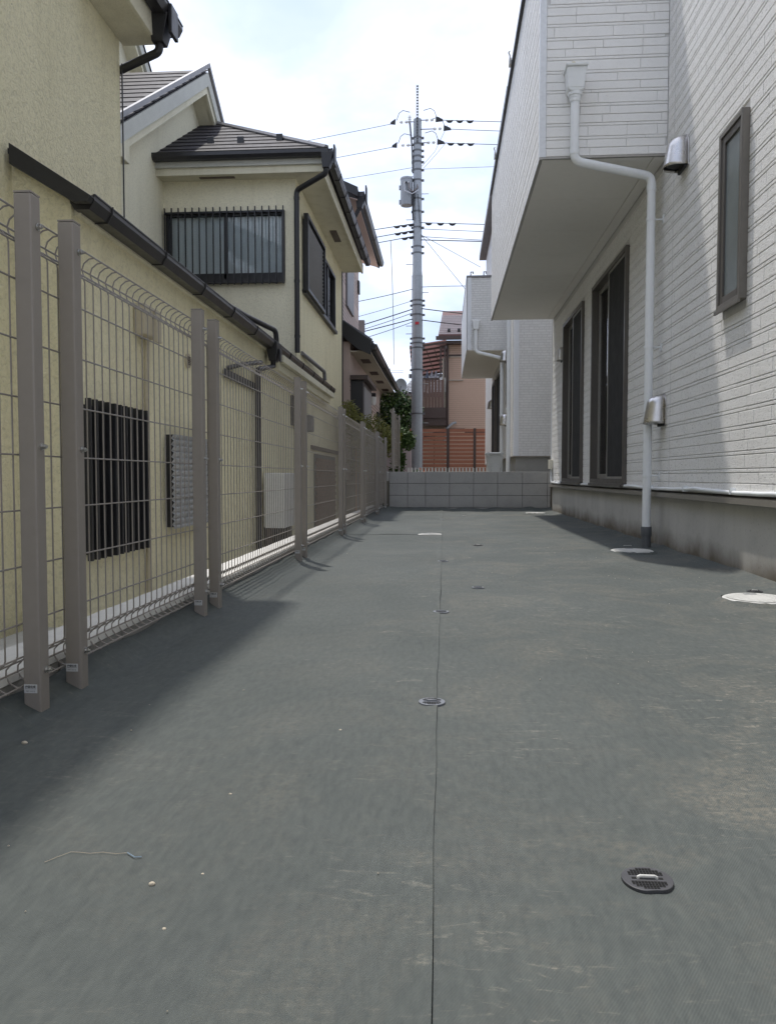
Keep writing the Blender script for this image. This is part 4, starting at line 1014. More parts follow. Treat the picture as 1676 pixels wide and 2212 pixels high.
part(m, 'pipes', 'black_metal', bo)
part(MB().box(XL + .06, XL + .12, 9.65, 10.7, -.42, -.081), 'pipe_cover', 'brown_alu', bo)
a, b, c, d = SWIN; f = MB(); ring(f, 'x', XL - .06, XL + .03, a, b, c, d, .04); w_ = part(f, 'window', 'black_metal', hA); part(MB().box(XL - .04, XL - .035, a + .04, b - .04, c + .04, d - .04), 'pane', 'glass_frost', w_)
for i in range(4): part(MB().box(XL + .031, XL + .045, a + .1 + i * .15, a + .12 + i * .15, c - .03, d + .03), 'bar', 'black_metal', w_)
part(MB().box(XL + .001, XL + .12, 12.75, 12.95, 1.32, 1.60), 'vent_cap', 'roof_trim', hA, bevel=.02)
part(MB().box(XL + .001, XL + .03, 13.3, 16.8, 1.05, 1.12), 'canopy_edge', 'brown_alu', hA)
# brick clad patch
bp = part(MB().box(XL + .001, XL + .025, 13.6, 16.2, -.42, .98), 'brick_patch', 'joint_dark', hA)
bmeshes = [MB().box(0, .016, .004, .206, .003, .057).mesh('brick'), ]
for r_ in range(22):
    for k in range(12):
        y = 13.6 + k * .21 + (r_ % 2) * .105
        if y + .21 < 16.2: inst(bmeshes[0], 'brick', bp, (XL + .025 + rng(0, .004), y, -.41 + r_ * .06), mat='brick_brown')
# striped boards leaning behind the fence
sp_ = thing('striped_screen', 'screen of upright blue and orange boards behind the fence', 'screen', (-1.9, 15.5, -.42))
part(MB().box(-1.955, -1.935, 16.9, 20.6, -.42, 1.25), 'frame', 'brown_alu', sp_)
k = 0; y = 16.9
while y < 20.5:
    w = rng(.12, .26); part(MB().box(-1.934, -1.915, y, min(y + w, 20.58), -.40, 1.24), 'board', ('panel_orange', 'panel_blue', 'brown_panel', 'panel_orange', 'pot_grey')[k % 5], sp_); y += w + .01; k += 1

# ================================================================== PINK HOUSE
hP = thing('pink_house', 'pale pink clad house with tiled lower roof beyond the cream house', 'house', (-4, 23, .3))
XP, XQ = -2.48, -2.20
m = MB(); m.box(-9, XP, 18.1, 22.6, 0, 7.0); pw = part(m, 'wall', 'cladding_pink', hP)
m = MB(); m.box(-9, XQ, 18.2, 27.3, 0, 3.75); pl = part(m, 'wall', 'cladding_pink', hP)
gl = MB()
for z0, z1 in ((4.1, 5.0), (5.4, 6.2)):
    z = z0
    while z < z1: gl.box(XP - .01, XP + .004, 18.1, 22.6, z, z + .018); z += .095
part(gl, 'cladding_grooves', 'brown_panel', pw, kind='stuff')
gl = MB()
for z0, z1 in ((.6, 1.9), (2.6, 2.9)):
    z = z0
    while z < z1: gl.box(XQ - .01, XQ + .004, 18.2, 27.3, z, z + .018); z += .095
part(gl, 'cladding_grooves', 'brown_panel', pl, kind='stuff')
m = MB(); slab(m, (-1.95, 17.7, 7.08), (-1.95, 23.5, 7.08), (-7, 23.5, 9.4), (-7, 17.7, 9.4), .06); part(m, 'roof', 'tile_dark', hP)
m = MB(); m.prism([(-1.95, 17.68, 7.10), (-1.95, 17.68, 6.90), (-7, 17.68, 9.2), (-7, 17.68, 9.42)], (0, -.07, 0)); part(m, 'verge_board', 'black_metal', hP)
m = MB(); m.prism([(-1.95, 23.5, 7.10), (-1.95, 23.5, 6.86), (-7, 23.5, 9.2), (-7, 23.5, 9.42)], (0, .07, 0)); part(m, 'verge_board', 'black_metal', hP)
m = MB(); m.hexa([(-2.47, 17.75, 7.0), (-1.98, 17.75, 6.86), (-1.98, 23.45, 6.86), (-2.47, 23.45, 7.0), (-2.47, 17.75, 7.02), (-1.98, 17.75, 6.88), (-1.98, 23.45, 6.88), (-2.47, 23.45, 7.02)]); part(m, 'soffit', 'cladding_pink', hP)
gutter_y(-1.83, 17.8, 23.7, 7.06, .15, .11, parent=hP, step=3)
m = MB(); m.hexa([(-2.0, 17.85, 6.72), (-1.88, 17.85, 6.72), (-1.88, 18.0, 6.72), (-2.0, 18.0, 6.72), (-2.02, 17.8, 7.0), (-1.80, 17.8, 7.0), (-1.80, 18.05, 7.0), (-2.02, 18.05, 7.0)]); m.box(-1.80, -1.77, 17.8, 18.05, 6.85, 7.2); part(m, 'hopper', 'black_metal', hP)
part(MB().tube([(-1.94, 17.92, 6.74), (-2.05, 17.95, 6.55), (-2.3, 17.98, 6.4)], .05, 8), 'downpipe', 'black_metal', hP, smooth=True)
part(MB().tube([(-2.40, 18.04, 5.4), (-2.40, 18.04, .4)], .055, 10), 'downpipe', 'black_metal', hP, smooth=True)
m = MB(); slab(m, (-1.72, 18.15, 3.72), (-1.72, 28.0, 3.72), (XP, 28.0, 4.22), (XP, 18.15, 4.22), .06); lr = part(m, 'lower_roof', 'tile_dark', hP)
for i in range(30): part(MB().tube([(-1.70, 18.2 + i * .33, 3.76), (XP + .02, 18.2 + i * .33, 4.26)], .055, 6), 'roof_tile_row', 'tile_dark', lr)
m = MB(); m.prism([(-1.70, 18.14, 3.74), (-1.70, 18.14, 3.42), (-2.0, 18.14, 3.55), (XP, 18.14, 3.95), (XP, 18.14, 4.30)], (0, -.08, 0)); part(m, 'verge_board', 'black_metal', hP)
gutter_y(-1.58, 18.2, 28.0, 3.68, .14, .11, parent=hP, step=3)
part(MB().box(XQ + .001, -1.72, 18.16, 27.9, 3.50, 3.53), 'soffit', 'wall_beige', hP)
for y in (19.3, 21.6, 23.6, 25.8):
    sv = MB()
    for i in range(6): sv.box(-2.08, -1.86, y + i * .12, y + i * .12 + .06, 3.49, 3.4995)
    part(sv, 'soffit_vent', 'brown_alu', hP)
# bay shutter window, lamp, small windows
bw_ = part(MB().box(XQ + .001, XQ + .30, 18.25, 20.4, .9, 2.85), 'shutter_window', 'black_metal', hP, bevel=.01)
part(MB().box(XQ + .301, XQ + .312, 18.45, 20.2, .95, 2.72), 'shutter', 'transformer', bw_)
part(MB().box(XQ + .001, XQ + .42, 18.15, 20.55, 2.855, 2.96), 'hood', 'brown_alu', bw_)
for (y0, y1, z0, z1) in ((22.0, 22.7, 1.2, 2.6), (25.3, 25.9, 1.2, 2.7)):
    q = part(MB().box(XQ + .001, XQ + .06, y0, y1, z0, z1), 'window', 'black_metal', hP); part(MB().box(XQ + .0605, XQ + .065, y0 + .06, y1 - .06, z0 + .06, z1 - .06), 'pane', 'glass_frost', q)
part(MB().box(XP + .001, XP + .05, 19.6, 21.0, 4.9, 6.1), 'window', 'roof_trim', hP)
la = thing('wall_lamp', 'black wall lamp with white shade on the pink house', 'lamp', (XQ, 21.9, 2.65))
part(MB().box(XQ + .001, XQ + .28, 21.8, 22.0, 2.83, 2.93), 'arm', 'black_metal', la); part(MB().lathe([(.10, 2.60), (.12, 2.68), (.12, 2.829)], (XQ + .17, 21.9, 0), 12), 'shade', 'lamp_glass', la, smooth=True)
hood('vent_hood', 24.2, 3.0, 3.28, .26, .2, 'round steel vent hood under the eave of the pink house', XQ)
vc = MB(); vc.box(XP + .001, XP + .05, 22.3, 22.55, 5.85, 6.2); part(vc, 'bracket', 'black_metal', hP)
ch = single(MB().box(-2.75, -2.55, 24.9, 25.1, 4.2, 5.6), 'chimney_pipe', 'roof_trim', 'short grey vent stack rising behind the pink house roof', 'chimney', bevel=.01)
sat = thing('satellite_dish', 'small pale satellite dish at the end of the pink house roof', 'dish', (-1.6, 28.1, 3.5))
m = MB()
for i in range(20):
    for j in range(5):
        P_ = lambda i, j: (-1.55 + .22 * j / 5 * math.cos(i * math.pi / 10), 28.1 + .10 * (j / 5) ** 2 * -1, 3.85 + .27 * j / 5 * math.sin(i * math.pi / 10))
        m.quad(P_(i, j), P_(i + 1, j), P_(i + 1, j + 1), P_(i, j + 1))
part(m, 'dish', 'pot_grey', sat, smooth=True); part(MB().tube([(-1.55, 28.1, 3.85), (-1.62, 28.0, 3.5)], .02, 6), 'mast', 'roof_trim', sat)

# ================================================================== SECOND WHITE HOUSE beyond the block wall
hC = thing('white_house', 'second white clad house with small balcony standing beyond the block wall', 'house', (4, 18, .5))
XC, YC = 1.285, 14.30
part(MB().box(XC, 8, YC, 24.2, .955, 7.3), 'wall', 'cladding_white', hC)
part(MB().box(XC + .03, 8, YC + .03, 24.2, .45, .935), 'foundation', 'foundation_far', hC)
part(MB().box(XC - .02, 8, YC - .02, 24.2, .9355, .9545), 'flashing', 'flashing', hC)
m = MB(); m.box(XC - .012, XC + .075, YC - .012, YC + .0, .9555, 7.3); m.box(XC - .012, XC - .0005, YC + .0005, YC + .09, .9555, 7.3); part(m, 'corner_trim', 'trim_white', hC)
part(MB().box(XC - .2, 8.2, YC - .25, 24.5, 7.3, 7.45), 'roof', 'roof_trim', hC)
cb = part(MB().box(.478, XC - .0005, 16.3, 20.9, 3.21, 4.70), 'balcony', 'cladding_white', hC)
part(MB().box(.46, XC, 16.28, 20.92, 4.7005, 4.74), 'coping', 'roof_trim', cb)
m = MB(); m.box(.468, .56, 16.288, 16.2995, 3.21, 4.70); m.box(.466, .4775, 16.288, 20.9, 3.21, 4.70); part(m, 'corner_trim', 'trim_white', cb)
part(MB().box(.49, XC - .001, 16.31, 20.88, 3.195, 3.209), 'soffit', 'soffit_white', cb)
for x in (.55, .82, 1.1): part(MB().tube([(x, 16.4, 4.74), (x, 16.4, 4.84), (x + .05, 16.4, 4.84), (x + .05, 16.4, 4.80)], .015, 6), 'bracket', 'roof_trim', cb)
dq = thing('downpipe', 'slim white downpipe on the balcony of the second white house', 'pipe', (1.18, 16.2, .5))
m = MB(); m.hexa([(.60, 16.18, 3.62), (.71, 16.18, 3.62), (.71, 16.295, 3.62), (.60, 16.295, 3.62), (.585, 16.16, 3.80), (.725, 16.16, 3.80), (.725, 16.295, 3.80), (.585, 16.295, 3.80)]); part(m, 'drain_box', 'white_pvc', dq, bevel=.006)
a = (.655, 16.24, 3.62); b = (.655, 16.24, 3.16); c = (1.19, 16.2, 3.02); d = (1.19, 16.2, .45)
part(MB().tube([a, *bend(a, b, c, 5, .07), *bend(b, c, d, 5, .07), d], .037, 12), 'pipe', 'white_pvc', dq, smooth=True)
for z in (2.7, 1.85, .98): part(MB().lathe([(.042, -.02), (.042, .02)], (1.19, 16.2, z), 12), 'pipe_clip', 'white_pvc', dq)
d2 = thing('downpipe', 'tall straight white downpipe at the corner of the second white house', 'pipe', (1.21, 14.75, .5))
part(MB().tube([(1.215, 14.75, 7.2), (1.215, 14.75, .62)], .042, 12), 'pipe', 'white_pvc', d2, smooth=True); part(MB().tube([(1.215, 14.75, .6195), (1.215, 14.75, .45)], .046, 12), 'ground_socket', 'grey_pvc', d2)
for z in (4.0, 3.0, 1.85, 1.05): part(MB().lathe([(.047, -.02), (.047, .02)], (1.215, 14.75, z), 12), 'pipe_clip', 'white_pvc', d2)
hood('vent_hood', 16.05, 2.92, 3.16, .2, .15, 'steel vent hood under the balcony of the second white house', XC)
hood('vent_hood', 16.0, 1.62, 1.86, .2, .15, 'steel vent hood low beside the slim downpipe of the second house', XC)
hood('vent_hood', 20.5, 2.35, 2.6, .2, .15, 'farthest small dark vent hood on the second white house', XC)
for (y0, y1, z0, z1, l_) in ((17.2, 18.6, .98, 2.95, 1), (19.2, 20.3, .98, 2.95, 1), (15.35, 15.7, 1.95, 2.95, 0)):
    q = MB(); ring(q, 'x', XC - .05, XC - .001, y0, y1, z0, z1, .07); q = part(q, 'sliding_door' if l_ else 'window', 'bronze', hC); part(MB().box(XC - .02, XC - .0012, y0 + .07, y1 - .07, z0 + .07, z1 - .07), 'pane', 'screen_black', q)
# bin
bn = thing('bin', 'grey lidded plastic bin standing on the upper ground behind the block wall', 'bin', (.89, 13.9, .5))
part(MB().hexa([(.79, 13.75, .5), (1.0, 13.75, .5), (1.0, 14.0, .5), (.79, 14.0, .5), (.755, 13.7, .96), (1.035, 13.7, .96), (1.035, 14.05, .96), (.755, 14.05, .96)]), 'body', 'pot_grey', bn, bevel=.012)
part(MB().box(.735, 1.055, 13.68, 14.07, .9605, 1.0), 'lid', 'pot_grey', bn, bevel=.012)
part(MB().box(.85, .99, 13.715, 13.735, .55, .90), 'front_rib', 'pot_grey', bn, bevel=.006)
for x in (.76, .99): part(MB().box(x, x + .04, 13.665, 13.6795, .93, 1.0), 'latch', 'pot_grey', bn)
# white lawn edging
le = thing('lawn_edging', 'low white picket edging along the top of the block wall', 'edging', (.0, 13.3, .5))
part(MB().box(-.62, .74, 13.30, 13.315, .60, .625), 'rail', 'lid_white', le)
me = MB().prism([(-.014, 0, 0), (.014, 0, 0), (.014, 0, .215), (0, 0, .235), (-.014, 0, .215)], (0, .012, 0)).mesh('picket')
for i in range(24): inst(me, 'picket', le, (-.60 + i * .058, 13.287, .50), mat='lid_white')

# ================================================================== WOODEN SLAT FENCE, TAN HOUSE
wf = thing('slat_fence', 'reddish brown horizontal slat fence behind the utility pole', 'fence', (.3, 26, .5))
for a, b in ((-1.15, .10), (.185, .99), (1.07, 2.4)):
    for i in range(13): part(MB().box(a, b, 26.0 + rng(-.004, .004), 26.025, .50 + i * .131, .50 + i * .131 + .103), 'slat', 'wood_red', wf)
for x in (.143, 1.03, -1.2): part(MB().box(x - .045, x + .045, 25.98, 26.06, .5, 2.19), 'post', 'brown_alu', wf)
part(MB().box(-.33, -.30, 26.03, 26.06, .5, 2.16), 'stile', 'brown_alu', wf)
hD = thing('tan_house', 'tan clad house with brown balcony and red roof behind the slat fence', 'house', (3, 31, .5))
part(MB().box(.09, 6, 29, 36, .5, 5.55), 'wall', 'cladding_tan', hD)
m = MB(); m.box(.12, .72, 28.93, 28.999, 4.14, 4.17); m.box(.12, .15, 28.96, 28.999, 4.17, 5.02); m.box(.15, .72, 28.96, 28.999, 5.0, 5.03); m.box(.06, 2.4, 28.97, 28.999, 2.30, 2.33); part(m, 'trim', 'wall_beige', hD)
part(MB().box(.06, .13, 28.96, 28.9985, .5, 5.5), 'corner_trim', 'wall_beige', hD)
m = MB(); m.box(.06, 2.4, 28.95, 28.9985, 5.05, 5.10); m.box(.10, .78, 28.94, 28.9985, 2.335, 2.37); m.box(.78, 2.4, 28.93, 28.9985, 2.20, 2.25); part(m, 'band', 'brown_alu', hD)
m = MB(); slab(m, (-.22, 28.6, 5.72), (6.4, 28.6, 5.72), (6.4, 31.8, 7.3), (-.05, 31.8, 7.3), .06); dr = part(m, 'roof', 'roof_red', hD)
for i in range(12):
    t = i / 12; y = 28.62 + 2.6 * t; z = 5.73 + 1.285 * t
    part(MB().box(-.20 + .12 * t, 6.4, y, y + .03, z, z + .055), 'roof_course', 'roof_white_line' if i else 'roof_red', dr)
for x in (.18, .55): part(MB().box(x - .05, x + .05, 28.95, 29.05, 5.95, 6.06), 'snow_guard', 'black_metal', dr)
m = MB(); m.box(-.30, 6.4, 28.45, 28.62, 5.58, 5.70); m.box(-.15, 6.4, 28.62, 29, 5.45, 5.56); part(m, 'gutter', 'brown_alu', hD)
part(MB().tube([(.13, 28.9, 5.5), (.13, 28.9, 2.2)], .05, 8), 'downpipe', 'brown_alu', hD)
part(MB().tube([(.02, 28.8, 1.9), (.10, 28.8, 2.35), (.33, 28.85, 2.55), (.45, 28.9, 2.58)], .045, 8), 'gas_pipe', 'galv_pole', hD, smooth=True)
# balcony with awning
bb = part(MB().box(-1.1, .085, 28.4, 30.4, 2.72, 3.10), 'balcony', 'brown_alu', hD)
for i in range(9): part(MB().box(-1.06 + i * .118, -1.06 + i * .118 + .108, 28.42, 28.45, 3.1005, 4.12), 'rail_board', 'brown_panel', bb)
for i in range(10): part(MB().box(-.21, -.18, 28.46 + i * .19, 28.62 + i * .19, 3.1005, 4.12), 'rail_board', 'brown_panel', bb)
m = MB(); m.box(-1.1, -.16, 28.40, 28.48, 4.125, 4.18); m.box(-.22, -.16, 28.485, 30.4, 4.125, 4.18); part(m, 'handrail', 'brown_alu', bb)
for x in (-1.05, -.12, .03): part(MB().box(x - .03, x + .03, 28.42, 28.48, 4.19, 5.3), 'post', 'brown_alu', bb)
part(MB().box(-.06, .05, 28.97, 29.3, 2.9, 5.0), 'panel', 'wall_beige', bb)
for i in range(8):
    y = 28.3 + i * .30; z = 5.42 - .11 * i
    part(MB().hexa([(-1.25, y, z - .20), (.08, y, z), (.08, y + .06, z), (-1.25, y + .06, z - .20), (-1.25, y, z - .13), (.08, y, z + .07), (.08, y + .06, z + .07), (-1.25, y + .06, z - .13)]), 'awning_rafter', 'brown_alu', bb)
m = MB(); m.hexa([(-1.25, 28.25, 5.31), (.08, 28.25, 5.51), (.08, 30.6, 4.70), (-1.25, 30.6, 4.50), (-1.25, 28.25, 5.33), (.08, 28.25, 5.53), (.08, 30.6, 4.72), (-1.25, 30.6, 4.52)]); part(m, 'awning_sheet', 'awning_sheet', bb)
for x in (-.65, -.35): part(MB().tube([(x, 28.4, 5.2), (x + .3, 30.0, 4.55)], .015, 5), 'pole_arm', 'brown_alu', bb)
m = MB(); m.box(-1.2, .09, 28.45, 30.3, 2.45, 2.72); part(m, 'underside', 'brown_alu', bb)
m = MB(); m.hexa([(-.75, 28.6, 2.02), (.1, 28.6, 2.22), (.1, 29.4, 2.22), (-.75, 29.4, 2.02), (-.75, 28.6, 2.12), (.1, 28.6, 2.32), (.1, 29.4, 2.32), (-.75, 29.4, 2.12)]); part(m, 'porch_roof', 'brown_alu', hD)
part(MB().box(-3.0, .05, 30.6, 30.8, .5, 2.9), 'rear_wall', 'wall_beige', hD)
cl_ = ((-.62, 'cloth_grey', 'grey towel hanging on the balcony, left of the laundry'), (-.45, 'cloth_white', 'white cloth hanging in the middle of the laundry'), (-.29, 'cloth_white', 'white cloth hanging at the right of the laundry'))
for x, mt, lb in cl_:
    m = MB(); n_ = 8
    for i in range(n_):
        q = lambda k: (x - .07 + .14 * k / n_, 29.2 + .03 * math.sin(k * 2.1)); a0, b0 = q(i), q(i + 1)
        m.hexa([(a0[0] - .03, a0[1], 4.15), (b0[0] - .03, b0[1], 4.15), (b0[0] - .03, b0[1] + .012, 4.15), (a0[0] - .03, a0[1] + .012, 4.15), (x + (a0[0] - x) * .4, a0[1], 4.55), (x + (b0[0] - x) * .4, b0[1], 4.55), (x + (b0[0] - x) * .4, b0[1] + .012, 4.55), (x + (a0[0] - x) * .4, a0[1] + .012, 4.55)])
    single(m, 'laundry', mt, lb, 'laundry', 'laundry on the brown balcony')
# far tiled house
hE = thing('tiled_house', 'far house with grey wave tiled roof behind the pole', 'house', (-1, 42, .5))
part(MB().box(-6, 3, 40.6, 46, .5, 4.9), 'wall', 'wall_beige', hE)
m = MB(); slab(m, (-2.35, 40, 4.86), (3.2, 40, 4.86), (3.2, 42.3, 5.98), (-1.6, 42.3, 5.98), .1); er = part(m, 'roof', 'tile_dark', hE)
for i in range(26):
    x = -2.15 + i * .2
    for j in range(11):
        t = j / 11
        if x < -2.25 + .72 * t: continue
        q = MB() if (i == 0 and j == 0) else None
        if 'tile_me' not in globals():
            tm = MB()
            for k in range(6):
                a0 = math.pi * k / 6; a1 = math.pi * (k + 1) / 6
                tm.quad((.095 * math.cos(a0), 0, .05 * math.sin(a0)), (.095 * math.cos(a1), 0, .05 * math.sin(a1)), (.075 * math.cos(a1), .235, .10 + .03 * math.sin(a1)), (.075 * math.cos(a0), .235, .10 + .03 * math.sin(a0)))
            tile_me = tm.mesh('roof_tile', smooth=True)
        inst(tile_me, 'roof_tile', er, (x, 40.0 + 2.3 * t, 4.90 + 1.12 * t), mat='tile_grey')
part(MB().box(-1.9, 3.2, 42.2, 42.5, 5.95, 6.15), 'ridge', 'tile_dark', er)
m = MB(); m.box(-2.4, 3.2, 39.85, 40.0, 4.66, 4.84); part(m, 'gutter', 'brown_alu', hE)
part(MB().box(-3.4, -2.35, 40.6, 43, 4.6, 5.0), 'side_roof', 'roof_red', hE)
for x in (-2.6, -1.3): part(MB().tube([(x, 40.5, 4.7), (x, 40.5, .6)], .06, 6), 'downpipe', 'brown_alu', hE)
# pinkish garden wall
gw = thing('garden_wall', 'short pale pink garden wall at the foot of the utility pole', 'wall', (-1.15, 24, .5))
part(MB().box(-1.9, -1.0, 23.95, 24.1, .5, 1.46), 'panel', 'wall_pinkish', gw, bevel=.01); part(MB().box(-1.93, -.97, 23.92, 24.13, 1.4605, 1.52), 'coping', 'wall_pinkish', gw, bevel=.01)

# ================================================================== VEGETATION
def leaf_cloud(n, blobs, size, seed, droop=0., narrow=.5):
    rnd = random.Random(seed); m = MB()
    for _ in range(n):
        bx, by, bz, rx, ry, rz = rnd.choice(blobs)
        while True:
            u = Vector((rnd.uniform(-1, 1), rnd.uniform(-1, 1), rnd.uniform(-1, 1)))
            if .25 < u.length < 1: break
        c = Vector((bx + u.x * rx, by + u.y * ry, bz + u.z * rz)); L = size * rnd.uniform(.6, 1.4)
        d = Vector((rnd.uniform(-1, 1), rnd.uniform(-1, 1), rnd.uniform(-.7, .7) - droop)).normalized(); s_ = d.cross(Vector((rnd.uniform(-1, 1), rnd.uniform(-1, 1), rnd.uniform(-1, 1)))).normalized() * L * narrow * .5
        up_ = d.cross(s_).normalized() * L * .08
        m.quad(c, c + d * L * .5 + s_ + up_, c + d * L, c + d * L * .5 - s_ + up_)
    return m
tr = thing('tree', 'dark leafy tree between the pink house and the utility pole', 'tree', (-1.6, 27.3, .5))
part(MB().tube([(-1.6, 27.3, .5), (-1.62, 27.3, 1.6), (-1.5, 27.25, 2.6), (-1.45, 27.2, 3.2)], [.12, .10, .06, .02], 8), 'trunk', 'bark', tr, smooth=True)
lb_ = MB()
for (x, y, z) in ((-2.2, 27.0, 2.9), (-1.0, 27.1, 2.6), (-1.2, 27.6, 3.3), (-1.9, 27.5, 3.4), (-1.1, 26.9, 1.8)): lb_.tube([(-1.58, 27.28, 1.5), ((-1.58 + x) / 2, (27.28 + y) / 2, (1.7 + z) / 2), (x, y, z)], [.05, .035, .012], 6)
part(lb_, 'limbs', 'bark', tr, smooth=True)
bl = [(-2.0, 27.1, 2.9, .45, .5, .5), (-1.55, 27.3, 3.1, .5, .5, .45), (-1.2, 27.2, 2.5, .42, .5, .5), (-1.75, 27.0, 2.2, .5, .5, .5), (-1.15, 27.1, 1.75, .42, .45, .4), (-2.0, 27.2, 1.5, .5, .5, .5), (-1.05, 27.2, 2.95, .28, .3, .25), (-1.6, 27.2, 1.3, .5, .5, .5)]
part(leaf_cloud(5200, bl, .13, 1), 'crown', 'leaf_dark', tr)
part(leaf_cloud(900, [(x, y - .3, z + .15, a * .9, b * .6, c * .9) for x, y, z, a, b, c in bl[:5]], .12, 2), 'lighter_leaves', 'leaf_mid', tr)  # thinner layer of lighter green leaves, set forward and higher on the crown
sh = thing('shrub', 'rounded lime green garden shrub left of the utility pole', 'shrub', (-1.25, 22.6, .5))
part(leaf_cloud(2200, [(-1.25, 22.6, 1.75, .34, .35, .30), (-1.42, 22.5, 1.55, .3, .3, .25), (-1.05, 22.6, 1.62, .24, .3, .3)], .085, 3), 'foliage', 'leaf_mid', sh)
part(leaf_cloud(500, [(-1.42, 22.3, 1.75, .22, .2, .14)], .085, 4), 'new_growth', 'leaf_lime', sh)
part(MB().tube([(-1.25, 22.6, .5), (-1.25, 22.6, 1.6)], [.05, .02], 6), 'stem', 'bark', sh)
sh = thing('shrub', 'low dark green shrub in front of the pink garden wall', 'shrub', (-1.28, 21.5, .5))
part(leaf_cloud(1400, [(-1.28, 21.5, .85, .20, .3, .35), (-1.25, 21.5, 1.1, .16, .25, .2)], .09, 5), 'foliage', 'leaf_mid', sh)
part(MB().tube([(-1.28, 21.5, .5), (-1.27, 21.5, 1.1)], [.03, .01], 6), 'stem', 'bark', sh)
nd = thing('nandina_bush', 'feathery yellow green bush showing over the fence by the pink house', 'bush', (-1.62, 17.2, -.42))
stm = MB(); rnd = random.Random(9)
for i in range(16):
    x = rnd.uniform(-1.95, -1.25); y = rnd.uniform(16.4, 17.8); stm.tube([(-1.62 + (x + 1.62) * .3, 17.1 + (y - 17.1) * .3, -.42), (x, y, rnd.uniform(1.2, 1.9))], [.012, .004], 5)
part(stm, 'stems', 'bark', nd)
part(leaf_cloud(4200, [(-1.85, 16.6, 1.55, .32, .4, .45), (-1.55, 17.1, 1.60, .34, .5, .38), (-1.28, 17.5, 1.35, .28, .4, .38), (-1.7, 17.0, 1.0, .45, .5, .5), (-2.0, 16.3, 1.9, .18, .25, .3)], .085, 6, .35, .26), 'foliage', 'leaf_nandina', nd)
fp = thing('flower', 'small plant with orange flowers at the foot of the utility pole', 'flower', (-.62, 18.5, .5))
part(leaf_cloud(420, [(-.62, 18.5, .62, .16, .15, .14), (-.46, 18.5, .58, .12, .12, .1)], .05, 8), 'leaves', 'leaf_mid', fp)
part(leaf_cloud(16, [(-.5, 18.42, .72, .10, .05, .05)], .04, 9, 0, .9), 'petals', 'petal_orange', fp)

# ================================================================== UTILITY POLE
PX, PY = -.86, 25.0
up_ = thing('utility_pole', 'grey steel utility pole with transformer rising behind the block wall', 'pole', (PX, PY, .5))
part(MB().lathe([(.185, .5), (.180, 3), (.172, 6.70), (.170, 6.95)], (PX, PY, 0), 28), 'lower_shaft', 'galv_pole', up_, smooth=True)
part(MB().lathe([(.166, 6.951), (.150, 7.15), (.140, 9.4), (.128, 11.86), (.125, 11.88)], (PX, PY, 0), 28), 'upper_shaft', 'galv_pole', up_, smooth=True)
part(MB().lathe([(.171, 0), (.174, .02), (.171, .04)], (PX, PY, 6.955), 28), 'joint_ring', 'galv_pole', up_, smooth=True)
for z, r in ((11.3, .135), (11.1, .136), (10.9, .137), (10.72, .138), (10.55, .139), (10.3, .14), (9.98, .141), (9.4, .143), (9.0, .144), (8.5, .145), (7.9, .147), (7.7, .148), (6.2, .176), (6.05, .176), (5.75, .177), (5.0, .179), (4.85, .179), (4.7, .179), (4.0, .181), (2.6, .184)):
    e = MB(); e.lathe([(r + .006, -.025), (r + .006, .025)], (PX, PY, z), 20); e.box(PX + r, PX + r + .07, PY - .03, PY + .03, z - .03, z + .03); e.box(PX - r - .05, PX - r, PY - .03, PY + .03, z - .03, z + .03)
    part(e, 'band', 'pole_band', up_)
for i, z in enumerate((3.2, 3.9, 5.4, 6.45, 7.35, 8.2, 8.75, 9.55, 10.1, 3.55, 5.15, 2.3)):
    sg = 1 if i % 2 else -1; part(MB().tube([(PX + sg * .14, PY - .03, z), (PX + sg * .36, PY - .03, z)], .011, 5), 'step_bolt', 'pole_band', up_)
m = MB(); m.box(PX - .035, PX - .02, PY - .16, PY - .13, 11.1, 12.88); m.box(PX + .02, PX + .035, PY - .16, PY - .13, 11.1, 12.88)
for i in range(20): m.box(PX - .0199, PX + .0199, PY - .155, PY - .135, 11.15 + i * .088, 11.19 + i * .088)
part(m, 'top_rail', 'pole_band', up_)
part(MB().tube([(PX - .14, PY - .05, 10.2), (PX - .17, PY - .05, 11.0), (PX - .24, PY - .05, 11.75)], .028, 8), 'riser_arm', 'pole_band', up_)
part(MB().lathe([(.03, 11.75), (.05, 11.80), (.035, 11.83), (.05, 11.87), (.035, 11.90), (.05, 11.94), (.02, 12.0)], (PX - .25, PY - .05, 0), 12), 'pin_insulator', 'porcelain', up_, smooth=True)
part(MB().box(PX - .06, PX + .06, PY - .192, PY - .17, 5.42, 5.50), 'red_plate', 'red_plate', up_)
tk = part(MB().lathe([(.02, 9.18), (.185, 9.185), (.195, 9.22), (.195, 9.98), (.205, 9.985), (.205, 10.02), (.19, 10.05), (.02, 10.08)], (PX - .34, PY - .05, 0), 24), 'transformer', 'transformer', up_, smooth=True)
for z in (9.3, 9.75): part(MB().box(PX - .58, PX - .53, PY - .1, PY, z - .06, z + .06), 'lug', 'transformer', tk)
for x in (-.10, 0, .10): part(MB().tube([(PX - .34 + x * .6, PY - .24, 9.86), (PX - .34 + x * .6, PY - .34, 9.82)], .022, 8), 'bushing', 'porcelain' if x else 'black_metal', tk)
for k, (x, c) in enumerate(((-.06, 'cloth_white'), (.03, 'black_metal'), (.08, 'brown_panel'))):
    part(MB().tube([(PX - .34 + x, PY - .33, 9.80), (PX - .33 + x, PY - .36, 9.55 + .04 * k), (PX - .15, PY - .33, 9.46 + .03 * k), (PX + .02, PY - .22, 9.6 + .05 * k), (PX, PY - .17, 9.72 + .04 * k)], .012, 6), 'lead', c, tk, smooth=True)
